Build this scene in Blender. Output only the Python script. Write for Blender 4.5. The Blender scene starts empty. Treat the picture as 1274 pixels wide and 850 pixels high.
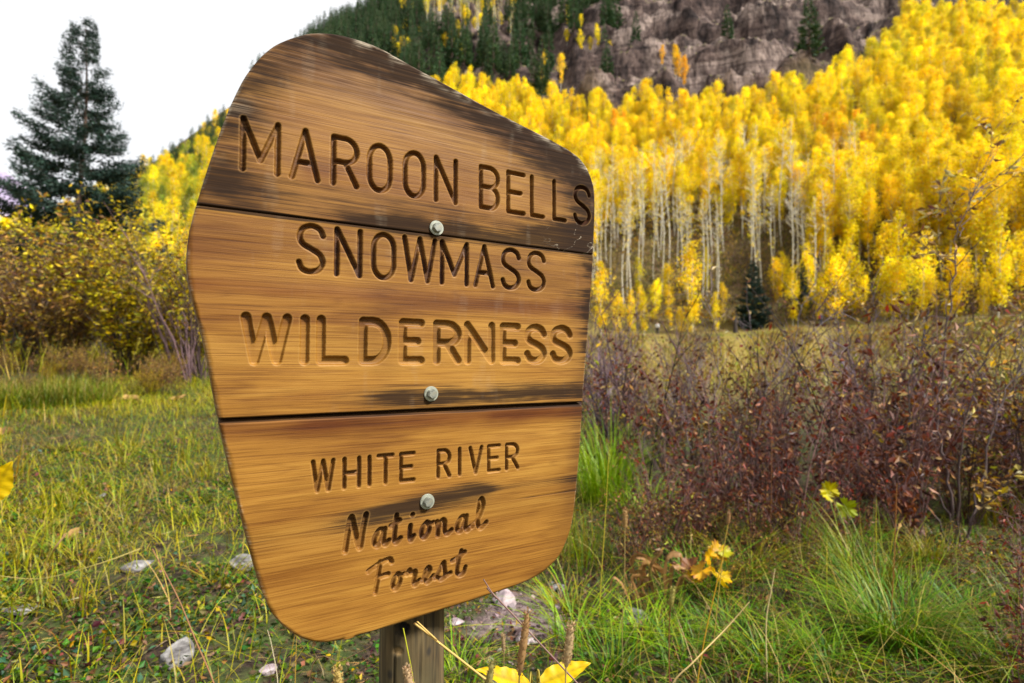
import bpy, bmesh, math, random
import numpy as np
from mathutils import Vector

rng = np.random.default_rng(7)
random.seed(7)
sc = bpy.context.scene
COL = sc.collection
rad = math.radians

# ------------------------------------------------------------------ camera
CAMZ = 1.25
F = 708.0                       # focal length in photo pixels (1274 wide)
HY = 450.0                      # horizon row
cam = bpy.data.cameras.new("camera")
cam.sensor_width = 36.0
cam.lens = 36.0 * F / 1274.0
cam.clip_start = 0.02
cam.clip_end = 20000
co = bpy.data.objects.new("camera", cam)
COL.objects.link(co)
co.location = (0, 0, CAMZ)
co.rotation_euler = (rad(90) + math.atan((HY - 425) / F), 0, 0)
cam.dof.use_dof = True
cam.dof.focus_distance = 1.0
cam.dof.aperture_fstop = 4.5
sc.camera = co

# ------------------------------------------------------------------ light
sc.view_settings.view_transform = 'Standard'
sc.view_settings.look = 'None'
sc.view_settings.gamma = 1.0
sc.view_settings.exposure = 0.9
sc.render.film_transparent = False
sc.cycles.use_denoising = True
sc.cycles.max_bounces = 6
sc.cycles.transparent_max_bounces = 8
SUN_EL, SUN_AZ = 47.0, 116.0    # azimuth clockwise from +Y: behind the camera, to the right
sd = Vector((math.sin(rad(SUN_AZ)) * math.cos(rad(SUN_EL)),
             math.cos(rad(SUN_AZ)) * math.cos(rad(SUN_EL)), math.sin(rad(SUN_EL))))
sun = bpy.data.lights.new("sun", 'SUN')
sun.energy = 4.6
sun.angle = rad(9)
sun.color = (1.0, 0.96, 0.89)
so = bpy.data.objects.new("sun", sun)
so.rotation_euler = sd.to_track_quat('Z', 'Y').to_euler()
COL.objects.link(so)

w = bpy.data.worlds.new("World")
sc.world = w
w.use_nodes = True
nt = w.node_tree
nt.nodes.clear()
out = nt.nodes.new('ShaderNodeOutputWorld')
bg = nt.nodes.new('ShaderNodeBackground')
bg.inputs['Strength'].default_value = 0.1
sky = nt.nodes.new('ShaderNodeTexSky')
sky.sky_type = 'NISHITA'
sky.sun_disc = False
sky.sun_elevation = rad(SUN_EL)
sky.sun_rotation = rad(SUN_AZ)
tc = nt.nodes.new('ShaderNodeTexCoord')
cn = nt.nodes.new('ShaderNodeTexNoise')
cn.inputs['Scale'].default_value = 2.2
cn.inputs['Detail'].default_value = 5
cr = nt.nodes.new('ShaderNodeMapRange')
cr.inputs['From Min'].default_value = 0.25
cr.inputs['From Max'].default_value = 0.6
cr.inputs['To Min'].default_value = 0.90
cr.inputs['To Max'].default_value = 0.97
mx = nt.nodes.new('ShaderNodeMix')
mx.data_type = 'RGBA'
mx.inputs['B'].default_value = (5.75, 5.8, 5.9, 1)
L = nt.links.new
L(tc.outputs['Generated'], cn.inputs['Vector'])
L(cn.outputs['Fac'], cr.inputs['Value'])
L(cr.outputs['Result'], mx.inputs['Factor'])
L(sky.outputs['Color'], mx.inputs['A'])
L(mx.outputs['Result'], bg.inputs['Color'])
L(bg.outputs['Background'], out.inputs['Surface'])

# ------------------------------------------------------------------ numpy helpers
_perm = np.random.default_rng(3).permutation(256)
_val = np.random.default_rng(4).uniform(-1, 1, 256)


def vnoise(x, y, seed=0):
    x = np.asarray(x, float); y = np.asarray(y, float)
    xi = np.floor(x).astype(np.int64); yi = np.floor(y).astype(np.int64)
    fx = x - xi; fy = y - yi
    fx = fx * fx * (3 - 2 * fx); fy = fy * fy * (3 - 2 * fy)

    def h(a, b):
        return _val[_perm[(_perm[(a + seed * 57) & 255] + b + seed * 13) & 255]]
    a = h(xi, yi); b = h(xi + 1, yi); c = h(xi, yi + 1); d = h(xi + 1, yi + 1)
    return (a + (b - a) * fx) * (1 - fy) + (c + (d - c) * fx) * fy


def fbm(x, y, seed=0, octs=4, gain=0.5):
    s = 0; a = 1.0; t = 0
    for i in range(octs):
        s = s + a * vnoise(np.asarray(x) * 2 ** i + 17.3 * i, np.asarray(y) * 2 ** i - 9.1 * i, seed + i)
        t += a; a *= gain
    return s / t


def sstep(a, b, x):
    t = np.clip((np.asarray(x, float) - a) / (b - a), 0, 1)
    return t * t * (3 - 2 * t)


def lerp(a, b, t):
    return a + (b - a) * t


def mesh_np(name, V, Q=None, T=None, mats=(), smooth=True, cols=None, attrs=None, midx=None):
    V = np.asarray(V, np.float32)
    Q = np.zeros((0, 4), np.int32) if Q is None else np.asarray(Q, np.int32)
    T = np.zeros((0, 3), np.int32) if T is None else np.asarray(T, np.int32)
    me = bpy.data.meshes.new(name)
    me.vertices.add(len(V))
    me.vertices.foreach_set('co', V.ravel())
    nl = Q.size + T.size
    me.loops.add(nl)
    me.loops.foreach_set('vertex_index', np.concatenate([Q.ravel(), T.ravel()]).astype(np.int32))
    me.polygons.add(len(Q) + len(T))
    ls = np.concatenate([np.arange(len(Q)) * 4, Q.size + np.arange(len(T)) * 3]).astype(np.int32)
    me.polygons.foreach_set('loop_start', ls)
    me.polygons.foreach_set('use_smooth', np.full(len(ls), smooth, bool))
    if midx is not None:
        me.polygons.foreach_set('material_index', np.asarray(midx, np.int32))
    if cols is not None:
        at = me.attributes.new('col', 'FLOAT_COLOR', 'POINT')
        c4 = np.ones((len(V), 4), np.float32); c4[:, :3] = cols
        at.data.foreach_set('color', c4.ravel())
    for k, a in (attrs or {}).items():
        at = me.attributes.new(k, 'FLOAT', 'POINT')
        at.data.foreach_set('value', np.asarray(a, np.float32).ravel())
    for m in mats:
        me.materials.append(m)
    me.update(calc_edges=True)
    me.validate()
    return me


def link(name, me, parent=None, loc=None, rot=None):
    o = bpy.data.objects.new(name, me)
    COL.objects.link(o)
    if parent is not None:
        o.parent = parent
    if loc is not None:
        o.location = loc
    if rot is not None:
        o.rotation_euler = rot
    return o


def tag(o, label=None, cat=None, group=None, kind=None):
    if label: o['label'] = label
    if cat: o['category'] = cat
    if group: o['group'] = group
    if kind: o['kind'] = kind
    return o


def thing(name, label, cat, loc=(0, 0, 0), rotz=0, group=None):
    o = bpy.data.objects.new(name, None)
    o.empty_display_size = 0.2
    COL.objects.link(o)
    o.location = loc
    o.rotation_euler = (0, 0, rotz)
    return tag(o, label, cat, group)


def dup(root, loc, rotz=0.0, scale=1.0, label=None, group=None, tilt=(0, 0)):
    r = root.copy(); COL.objects.link(r)
    r.location = loc; r.rotation_euler = (tilt[0], tilt[1], rotz)
    r.scale = (scale,) * 3 if np.isscalar(scale) else scale
    if label: r['label'] = label
    if group: r['group'] = group
    for ch in KIDS.get(root.name, []):
        c = ch.copy(); COL.objects.link(c); c.parent = r
    return r


KIDS = {}


class MB:
    """collects vertices, quads and per-vertex colours"""

    def __init__(s):
        s.V = []; s.Q = []; s.C = []; s.n = 0

    def add(s, V, Q, C):
        V = np.asarray(V, float).reshape(-1, 3)
        s.V.append(V); s.Q.append(np.asarray(Q, int).reshape(-1, 4) + s.n)
        C = np.asarray(C, float)
        if C.ndim == 1: C = np.tile(C, (len(V), 1))
        s.C.append(C); s.n += len(V)

    def mesh(s, name, mats, smooth=True):
        return mesh_np(name, np.concatenate(s.V), np.concatenate(s.Q), mats=mats, cols=np.concatenate(s.C), smooth=smooth)

    def tube(s, P, R, col, sides=6, cap=True):
        P = np.asarray(P, float); n = len(P)
        R = np.broadcast_to(np.asarray(R, float), (n,))
        T = np.gradient(P, axis=0)
        T /= np.linalg.norm(T, axis=1)[:, None] + 1e-9
        ref = np.array([0.31, 0.95, 0.05]) if abs(T[:, 2]).mean() > 0.5 else np.array([0.1, 0.05, 1.0])
        A = np.cross(T, ref); A /= np.linalg.norm(A, axis=1)[:, None] + 1e-9
        B = np.cross(T, A)
        an = np.arange(sides) * 2 * np.pi / sides
        V = P[:, None] + R[:, None, None] * (np.cos(an)[None, :, None] * A[:, None] + np.sin(an)[None, :, None] * B[:, None])
        V = V.reshape(-1, 3)
        i = np.arange(n - 1)[:, None] * sides; j = np.arange(sides)[None]; k = (j + 1) % sides
        Q = np.stack([i + j, i + k, i + sides + k, i + sides + j], -1).reshape(-1, 4)
        C = np.asarray(col, float)
        if C.ndim == 2: C = np.repeat(C, sides, axis=0)
        s.add(V, Q, C)

    def leaves(s, P, D, Ln, Wd, C, fold=0.0, cup=0.15):
        """rhombic folded leaves: base P, direction D, length, width (arrays)"""
        P = np.asarray(P, float); n = len(P)
        D = np.asarray(D, float); D = D / (np.linalg.norm(D, axis=1)[:, None] + 1e-9)
        N = rng.normal(size=(n, 3)); S = np.cross(D, N); S /= np.linalg.norm(S, axis=1)[:, None] + 1e-9
        U = np.cross(S, D)
        Ln = np.broadcast_to(Ln, (n,))[:, None]; Wd = np.broadcast_to(Wd, (n,))[:, None]
        m = P + D * Ln * 0.45
        V = np.stack([P, m + S * Wd * .5 + U * Wd * cup, P + D * Ln - U * Ln * 0.08, m - S * Wd * .5 + U * Wd * cup], 1).reshape(-1, 3)
        C = np.broadcast_to(np.asarray(C, float), (n, 3))
        s.add(V, np.arange(4 * n).reshape(-1, 4), np.repeat(C, 4, axis=0))

    def blades(s, base, h, wd, yaw, lean, curl, C, Ct=None, segs=4):
        base = np.asarray(base, float); n = len(base)
        h, wd, yaw, lean, curl = [np.broadcast_to(np.asarray(a, float), (n,)) for a in (h, wd, yaw, lean, curl)]
        t = np.linspace(0, 1, segs)
        dx = np.stack([np.cos(yaw), np.sin(yaw), 0 * yaw], 1); px = np.stack([-np.sin(yaw), np.cos(yaw), 0 * yaw], 1)
        fw = (lean[:, None] * t + curl[:, None] * t ** 2.2) * h[:, None]
        up = (t - 0.45 * np.abs(curl)[:, None] * t ** 2.6) * h[:, None]
        ctr = base[:, None] + dx[:, None] * fw[..., None]
        ctr[..., 2] += up
        ww = wd[:, None] * (1 - 0.93 * t ** 1.6)[None]
        a = ctr - px[:, None] * ww[..., None] * .5; b = ctr + px[:, None] * ww[..., None] * .5
        V = np.stack([a, b], 2).reshape(-1, 3)          # n, segs, 2
        i0 = (np.arange(n)[:, None] * segs + np.arange(segs - 1)[None]) * 2
        Q = np.stack([i0, i0 + 1, i0 + 3, i0 + 2], -1).reshape(-1, 4)
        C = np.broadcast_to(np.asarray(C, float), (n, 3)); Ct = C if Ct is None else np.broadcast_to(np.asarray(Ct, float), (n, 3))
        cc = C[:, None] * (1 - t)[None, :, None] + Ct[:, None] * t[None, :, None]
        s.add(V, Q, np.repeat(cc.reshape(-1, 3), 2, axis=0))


def pick(n, table, jit=0.18):
    """n random colours from [(weight, (r,g,b))...] with brightness jitter"""
    wts = np.array([a for a, _ in table], float); wts /= wts.sum()
    cs = np.array([c for _, c in table], float)
    k = rng.choice(len(cs), n, p=wts)
    return np.clip(cs[k] * np.exp(rng.normal(0, jit, (n, 1))) * np.exp(rng.normal(0, jit * .35, (n, 3))), 0.002, 0.95)


def unit(n, zmin=-1.0, zmax=1.0):
    z = rng.uniform(zmin, zmax, n); a = rng.uniform(0, 2 * np.pi, n); r = np.sqrt(1 - z * z)
    return np.stack([r * np.cos(a), r * np.sin(a), z], 1)


# ------------------------------------------------------------------ materials
def new_mat(name):
    m = bpy.data.materials.new(name); m.use_nodes = True
    nt = m.node_tree; nt.nodes.clear()
    o = nt.nodes.new('ShaderNodeOutputMaterial')
    b = nt.nodes.new('ShaderNodeBsdfPrincipled')
    nt.links.new(b.outputs[0], o.inputs[0])
    return m, nt, b, o


def N(nt, t, **kw):
    n = nt.nodes.new('ShaderNode' + t)
    for k, v in kw.items():
        if k in n.inputs: n.inputs[k].default_value = v
        else: setattr(n, k, v)
    return n


def noise(nt, vec, scale, detail=3, rough=0.55, dist=0.0, wv=None):
    n = N(nt, 'TexNoise')
    n.inputs['Scale'].default_value = scale; n.inputs['Detail'].default_value = detail
    n.inputs['Roughness'].default_value = rough; n.inputs['Distortion'].default_value = dist
    if wv is not None:
        n.noise_dimensions = '4D'; nt.links.new(wv, n.inputs['W'])
    nt.links.new(vec, n.inputs['Vector'])
    return n.outputs['Fac']


def mapping(nt, vec, scale):
    m = N(nt, 'Mapping'); m.inputs['Scale'].default_value = scale
    nt.links.new(vec, m.inputs['Vector'])
    return m.outputs['Vector']


def ramp(nt, fac, stops):
    r = N(nt, 'ValToRGB'); e = r.color_ramp.elements
    while len(e) < len(stops): e.new(0.5)
    for i, (p, c) in enumerate(stops):
        e[i].position = p; e[i].color = (*c, 1) if len(c) == 3 else c
    nt.links.new(fac, r.inputs['Fac'])
    return r.outputs['Color']


def mixc(nt, fac, a, b, mode='MIX'):
    m = N(nt, 'Mix'); m.data_type = 'RGBA'; m.blend_type = mode
    for s, v in (('Factor', fac), ('A', a), ('B', b)):
        if isinstance(v, (int, float)): m.inputs[s].default_value = v
        elif isinstance(v, tuple): m.inputs[s].default_value = (*v, 1)
        else: nt.links.new(v, m.inputs[s])
    return m.outputs['Result']


def math_(nt, op, a, b=0.0, clamp=False):
    m = N(nt, 'Math'); m.operation = op; m.use_clamp = clamp
    for i, v in enumerate((a, b)):
        if isinstance(v, (int, float)): m.inputs[i].default_value = v
        else: nt.links.new(v, m.inputs[i])
    return m.outputs[0]


def attr(nt, name):
    a = N(nt, 'Attribute'); a.attribute_name = name
    return a


def bump(nt, b, h, strength, dist):
    bp = N(nt, 'Bump'); bp.inputs['Strength'].default_value = strength; bp.inputs['Distance'].default_value = dist
    nt.links.new(h, bp.inputs['Height']); nt.links.new(bp.outputs[0], b.inputs['Normal'])


def foliage_mat(name, trans=0.35, rough=0.55, var=0.0, hue=0.0, sat=1.0, val=1.0):
    """leaf colour from the point colours, a thin translucent blade, variation per plant"""
    m, nt, b, o = new_mat(name)
    c = attr(nt, 'col').outputs['Color']
    if sat != 1.0 or val != 1.0:
        h0 = N(nt, 'HueSaturation'); h0.inputs['Saturation'].default_value = sat; h0.inputs['Value'].default_value = val
        nt.links.new(c, h0.inputs['Color']); c = h0.outputs['Color']
    if var or hue:
        oi = N(nt, 'ObjectInfo')
        hs = N(nt, 'HueSaturation')
        f = math_(nt, 'MULTIPLY_ADD', oi.outputs['Random'], var * 2); f.node.inputs[2].default_value = 1 - var
        r2 = math_(nt, 'FRACT', math_(nt, 'MULTIPLY', oi.outputs['Random'], 17.31))
        h = math_(nt, 'MULTIPLY_ADD', r2, hue * 2); h.node.inputs[2].default_value = 0.5 - hue
        nt.links.new(f, hs.inputs['Value']); nt.links.new(h, hs.inputs['Hue']); nt.links.new(c, hs.inputs['Color'])
        c = hs.outputs['Color']
    nt.links.new(c, b.inputs['Base Color'])
    b.inputs['Roughness'].default_value = rough
    b.inputs['Specular IOR Level'].default_value = 0.3
    if trans:
        t = N(nt, 'BsdfTranslucent'); nt.links.new(c, t.inputs['Color'])
        mxs = N(nt, 'MixShader'); mxs.inputs[0].default_value = trans
        nt.links.new(b.outputs[0], mxs.inputs[1]); nt.links.new(t.outputs[0], mxs.inputs[2])
        nt.links.new(mxs.outputs[0], o.inputs[0])
    return m


M_LEAF = foliage_mat('leaf', 0.28, 0.5, 0.1, 0.008, 1.12, 0.80)
M_GOLD = foliage_mat('golden_leaf', 0.45, 0.5, 0.2, 0.012)
M_NEEDLE = foliage_mat('needle', 0.1, 0.6, 0.18, 0.015)
M_TWIG = foliage_mat('twig', 0.0, 0.8, 0.12, 0.0, 1.05, 0.85)
M_GRASS = foliage_mat('grass_blade', 0.22, 0.5, 0, 0, 1.12, 0.78)


def bark_aspen():
    m, nt, b, o = new_mat('aspen_bark')
    g = N(nt, 'TexCoord').outputs['Object']
    n1 = noise(nt, mapping(nt, g, (3, 3, 1.1)), 2.0, 4, 0.65)
    n2 = noise(nt, mapping(nt, g, (1.5, 1.5, 6)), 1.6, 3, 0.6)
    c = ramp(nt, n1, [(0.3, (0.30, 0.27, 0.21)), (0.55, (0.60, 0.57, 0.48)), (0.8, (0.70, 0.68, 0.60))])
    k = ramp(nt, n2, [(0.30, (1, 1, 1)), (0.38, (0, 0, 0))])
    nt.links.new(mixc(nt, k, c, (0.07, 0.06, 0.05)), b.inputs['Base Color'])
    b.inputs['Roughness'].default_value = 0.75
    return m


M_BARK_A = bark_aspen()


def simple_mat(name, stops, scale=(4, 4, 4), s=3.0, rough=0.8, bs=0.3, bd=0.02, metal=0.0, spec=0.4):
    m, nt, b, o = new_mat(name)
    g = N(nt, 'TexCoord').outputs['Object']
    n = noise(nt, mapping(nt, g, scale), s, 6, 0.62)
    nt.links.new(ramp(nt, n, stops), b.inputs['Base Color'])
    b.inputs['Roughness'].default_value = rough; b.inputs['Metallic'].default_value = metal
    b.inputs['Specular IOR Level'].default_value = spec
    if bs: bump(nt, b, n, bs, bd)
    return m


M_BARK_S = simple_mat('spruce_bark', [(0.3, (0.05, 0.03, 0.025)), (0.7, (0.16, 0.10, 0.075))], (3, 3, 1), 4, 0.9)
M_STONE = simple_mat('grey_stone', [(0.30, (0.045, 0.040, 0.042)), (0.48, (0.14, 0.13, 0.13)), (0.68, (0.34, 0.33, 0.32))], (1, 1, 2), 19, 0.85, 0.5, 0.01)
M_BOLT = simple_mat('dull_bolt_steel', [(0.3, (0.12, 0.12, 0.10)), (0.5, (0.30, 0.31, 0.27)), (0.75, (0.34, 0.30, 0.20))], (1, 1, 1), 140, 0.38, 0.3, 0.001, 0.5, 0.5)
M_ZINC = simple_mat('zinc_plated_steel', [(0.32, (0.16, 0.15, 0.10)), (0.5, (0.36, 0.38, 0.32)), (0.7, (0.42, 0.40, 0.28))], (1, 1, 1), 90, 0.36, 0.2, 0.001, 0.35, 0.6)


def wood_mat():
    m, nt, b, o = new_mat('stained_sign_wood')
    g = N(nt, 'TexCoord').outputs['Object']
    oi = N(nt, 'ObjectInfo').outputs['Random']
    wv = math_(nt, 'MULTIPLY', oi, 37.0)
    # slow waviness of the grain
    fine = noise(nt, mapping(nt, g, (8, 8, 560)), 1.0, 4, 0.62, 0.0, wv)
    mid = noise(nt, mapping(nt, g, (3.6, 3.6, 150)), 1.0, 4, 0.6, 0.5, wv)
    band = noise(nt, mapping(nt, g, (2.2, 2.2, 13)), 1.0, 3, 0.5, 0.7, wv)
    blot = noise(nt, mapping(nt, g, (5, 5, 11)), 1.0, 4, 0.55, 0.4, wv)
    s = math_(nt, 'ADD', math_(nt, 'MULTIPLY', band, 0.50), math_(nt, 'MULTIPLY', mid, 0.27))
    s = math_(nt, 'ADD', s, math_(nt, 'MULTIPLY', fine, 0.23))
    c = ramp(nt, s, [(0.31, (0.095, 0.033, 0.006)), (0.42, (0.178, 0.070, 0.010)), (0.52, (0.262, 0.119, 0.017)), (0.66, (0.375, 0.198, 0.036))])
    c = mixc(nt, math_(nt, 'MULTIPLY', math_(nt, 'SUBTRACT', blot, 0.45, True), 1.6, True), c, (0.335, 0.160, 0.025))
    pore = ramp(nt, fine, [(0.39, (0.50, 0.42, 0.36)), (0.47, (1, 1, 1))])
    c = mixc(nt, 0.52, c, mixc(nt, 1.0, c, pore, 'MULTIPLY'))
    wm = attr(nt, 'warm').outputs['Fac']; dk = attr(nt, 'dark').outputs['Fac']; pl = attr(nt, 'pale').outputs['Fac']; gv = attr(nt, 'groove').outputs['Fac']
    c = mixc(nt, wm, c, mixc(nt, 1.0, c, (0.46, 0.30, 0.22), 'MULTIPLY'))
    c = mixc(nt, attr(nt, 'tan').outputs['Fac'], c, mixc(nt, 1.0, c, (0.38, 0.33, 0.34), 'MULTIPLY'))
    # weathering follows the grain
    gm_ = math_(nt, 'ADD', math_(nt, 'MULTIPLY', math_(nt, 'SUBTRACT', mid, 0.5), 1.3), math_(nt, 'MULTIPLY', math_(nt, 'SUBTRACT', fine, 0.5), 1.5))
    tt = math_(nt, 'SUBTRACT', dk, math_(nt, 'MULTIPLY', gm_, math_(nt, 'MULTIPLY', dk, 2.2, True)))
    mr = N(nt, 'MapRange'); mr.interpolation_type = 'SMOOTHSTEP'
    mr.inputs['From Min'].default_value = 0.06; mr.inputs['From Max'].default_value = 1.0; mr.inputs['To Max'].default_value = 0.90
    nt.links.new(tt, mr.inputs['Value']); dd = mr.outputs[0]
    rings = noise(nt, mapping(nt, g, (1.6, 1.6, 34)), 1.0, 2, 0.5, 0.35, wv)
    rl = math_(nt, 'ABSOLUTE', math_(nt, 'SUBTRACT', math_(nt, 'FRACT', math_(nt, 'MULTIPLY', rings, 9.0)), 0.5))
    c = mixc(nt, math_(nt, 'MULTIPLY', ramp(nt, rl, [(0.0, (1, 1, 1)), (0.16, (0, 0, 0))]), 0.32), c, mixc(nt, 1.0, c, (0.50, 0.40, 0.34), 'MULTIPLY'))
    c = mixc(nt, dd, c, mixc(nt, mid, (0.005, 0.004, 0.005), (0.030, 0.018, 0.011)))
    c = mixc(nt, gv, c, mixc(nt, mid, (0.020, 0.008, 0.005), (0.075, 0.027, 0.010)))
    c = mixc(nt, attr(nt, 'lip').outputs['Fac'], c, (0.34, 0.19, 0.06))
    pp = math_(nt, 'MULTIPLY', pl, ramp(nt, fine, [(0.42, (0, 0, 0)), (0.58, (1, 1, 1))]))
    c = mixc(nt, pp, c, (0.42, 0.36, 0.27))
    nt.links.new(c, b.inputs['Base Color'])
    rg = math_(nt, 'ADD', 0.55, math_(nt, 'MULTIPLY', dk, 0.3), True)
    nt.links.new(rg, b.inputs['Roughness'])
    sp_ = math_(nt, 'SUBTRACT', 0.22, math_(nt, 'MULTIPLY', dd, 0.14))
    nt.links.new(sp_, b.inputs['Specular IOR Level'])
    bump(nt, b, math_(nt, 'ADD', fine, math_(nt, 'MULTIPLY', mid, 0.6)), 0.35, 0.0012)
    return m


M_WOOD = wood_mat()


def post_mat():
    m, nt, b, o = new_mat('weathered_post_wood')
    g = N(nt, 'TexCoord').outputs['Object']
    a = noise(nt, mapping(nt, g, (60, 60, 2.5)), 1.0, 5, 0.65, 0.3)
    bl = noise(nt, g, 9.0, 4, 0.6, 0.5)
    c = ramp(nt, a, [(0.34, (0.020, 0.012, 0.004)), (0.5, (0.085, 0.055, 0.020)), (0.66, (0.19, 0.13, 0.054))])
    c = mixc(nt, math_(nt, 'MULTIPLY', math_(nt, 'SUBTRACT', bl, 0.42, True), 1.6, True), c, (0.075, 0.070, 0.030))
    h = attr(nt, 'dark').outputs['Fac']
    c = mixc(nt, h, c, (0.012, 0.010, 0.008))
    wm = attr(nt, 'warm').outputs['Fac']
    c = mixc(nt, wm, c, (0.30, 0.19, 0.075))
    nt.links.new(c, b.inputs['Base Color']); b.inputs['Roughness'].default_value = 0.85
    bump(nt, b, a, 0.5, 0.003)
    return m


M_POST = post_mat()


def ground_mat():
    m, nt, b, o = new_mat('meadow_soil')
    g = N(nt, 'TexCoord').outputs['Object']
    n1 = noise(nt, g, 26, 6, 0.7); n2 = noise(nt, g, 1.7, 4, 0.6); n3 = noise(nt, g, 7.0, 5, 0.65)
    near = ramp(nt, n1, [(0.34, (0.012, 0.008, 0.007)), (0.52, (0.040, 0.027, 0.019)), (0.68, (0.105, 0.068, 0.045)), (0.8, (0.20, 0.14, 0.09))])
    green = ramp(nt, n1, [(0.3, (0.018, 0.026, 0.008)), (0.6, (0.06, 0.085, 0.02)), (0.8, (0.16, 0.16, 0.04))])
    c = mixc(nt, ramp(nt, n3, [(0.42, (0, 0, 0)), (0.6, (1, 1, 1))]), near, green)
    straw = ramp(nt, n2, [(0.3, (0.13, 0.12, 0.025)), (0.5, (0.27, 0.19, 0.055)), (0.7, (0.19, 0.17, 0.03))])
    c = mixc(nt, attr(nt, 'far').outputs['Fac'], c, straw)
    bare = ramp(nt, n1, [(0.3, (0.055, 0.038, 0.038)), (0.5, (0.16, 0.115, 0.112)), (0.72, (0.32, 0.245, 0.24))])
    c = mixc(nt, attr(nt, 'bare').outputs['Fac'], c, bare)
    nt.links.new(c, b.inputs['Base Color']); b.inputs['Roughness'].default_value = 0.95
    b.inputs['Specular IOR Level'].default_value = 0.15
    bump(nt, b, n1, 0.6, 0.03)
    return m


def rock_mat():
    m, nt, b, o = new_mat('mountain_rock')
    tcn = N(nt, 'TexCoord'); g = tcn.outputs['Object']
    gn = N(nt, 'NewGeometry')
    sx = N(nt, 'SeparateXYZ'); nt.links.new(gn.outputs['Normal'], sx.inputs[0])
    n1 = noise(nt, mapping(nt, g, (0.22, 0.22, 0.12)), 1.0, 6, 0.65, 0.6)
    n2 = noise(nt, mapping(nt, g, (0.06, 0.06, 0.05)), 1.0, 4, 0.6, 0.4)
    n4 = noise(nt, mapping(nt, g, (0.9, 0.9, 0.35)), 1.0, 5, 0.7)
    rock = ramp(nt, n1, [(0.34, (0.016, 0.011, 0.011)), (0.45, (0.062, 0.043, 0.038)), (0.56, (0.125, 0.086, 0.074)), (0.72, (0.27, 0.20, 0.165))])
    pale = ramp(nt, n2, [(0.50, (0, 0, 0)), (0.58, (1, 1, 1))])
    rock = mixc(nt, math_(nt, 'MULTIPLY', pale, 0.7), rock, mixc(nt, n4, (0.16, 0.112, 0.095), (0.52, 0.41, 0.35)))
    rock = mixc(nt, 0.8, rock, mixc(nt, 1.0, rock, ramp(nt, n4, [(0.36, (0.22, 0.20, 0.22)), (0.54, (1, 1, 1))]), 'MULTIPLY'))
    strat = noise(nt, mapping(nt, g, (0.03, 0.03, 0.55)), 1.0, 4, 0.65, 0.5)
    rock = mixc(nt, 0.75, rock, mixc(nt, 1.0, rock, ramp(nt, strat, [(0.40, (0.35, 0.32, 0.34)), (0.52, (1, 1, 1))]), 'MULTIPLY'))
    grs = ramp(nt, n4, [(0.3, (0.05, 0.048, 0.02)), (0.55, (0.13, 0.115, 0.04)), (0.75, (0.24, 0.17, 0.06))])
    flat = N(nt, 'MapRange'); flat.inputs['From Min'].default_value = 0.60; flat.inputs['From Max'].default_value = 0.72
    nt.links.new(math_(nt, 'ADD', sx.outputs['Z'], math_(nt, 'MULTIPLY', math_(nt, 'SUBTRACT', n4, 0.5), 0.35)), flat.inputs['Value'])
    c = mixc(nt, flat.outputs[0], rock, grs)
    ff = ramp(nt, n4, [(0.3, (0.055, 0.045, 0.020)), (0.55, (0.15, 0.11, 0.04)), (0.75, (0.26, 0.17, 0.04))])
    c = mixc(nt, attr(nt, 'forest').outputs['Fac'], c, ff)
    straw = ramp(nt, n1, [(0.35, (0.11, 0.12, 0.02)), (0.5, (0.25, 0.17, 0.045)), (0.65, (0.17, 0.16, 0.025))])
    c = mixc(nt, attr(nt, 'far').outputs['Fac'], c, straw)
    nt.links.new(c, b.inputs['Base Color']); b.inputs['Roughness'].default_value = 0.95
    b.inputs['Specular IOR Level'].default_value = 0.15
    bump(nt, b, math_(nt, 'ADD', n1, math_(nt, 'MULTIPLY', n4, 0.5)), 0.7, 1.2)
    return m


M_GROUND = ground_mat()
M_ROCK = rock_mat()
# ------------------------------------------------------------------ terrain
SKY_PX = np.array([-700, -300, 0, 100, 180, 230, 275, 410, 450, 490, 600, 800, 1000, 1274, 1600, 2200], float)
SKY_PY = np.array([330, 315, 300, 250, 206, 170, 134, 34, 16, 2, -70, -150, -170, -150, -100, 100], float)
SKY_PH = np.degrees(np.arctan((SKY_PX - 637) / F))
SKY_E = (HY - SKY_PY) / F * np.cos(np.radians(SKY_PH))
FOOT_PH = [-180, -60, -33, -10, 5, 45, 70, 180]
FOOT_R = [90, 60, 50, 70, 82, 84, 90, 90]
RIDGE_R = [500, 420, 330, 380, 460, 460, 460, 500]


def polar(x, y):
    x = np.asarray(x, float); y = np.asarray(y, float)
    return np.hypot(x, y), np.degrees(np.arctan2(x, y))


def z_near(r, ph):
    wl = (1 - sstep(-22, 6, ph)) * sstep(-150, -75, ph)
    wr = 1 - wl
    back = 1 - sstep(70, 130, np.abs(ph))
    left = 0.1 * np.clip(r - 1.5, 0, 10.5) + 0.035 * np.clip(r - 12, 0, 200)
    right = 0.067 * (np.sqrt((r - 9) ** 2 + 9) + (r - 9)) * 0.5 - 0.015 * np.exp(-r)
    right = right * (1 + .22 * sstep(14, 42, ph) * sstep(12, 40, r))
    return (wl * left + wr * right) * back


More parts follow.
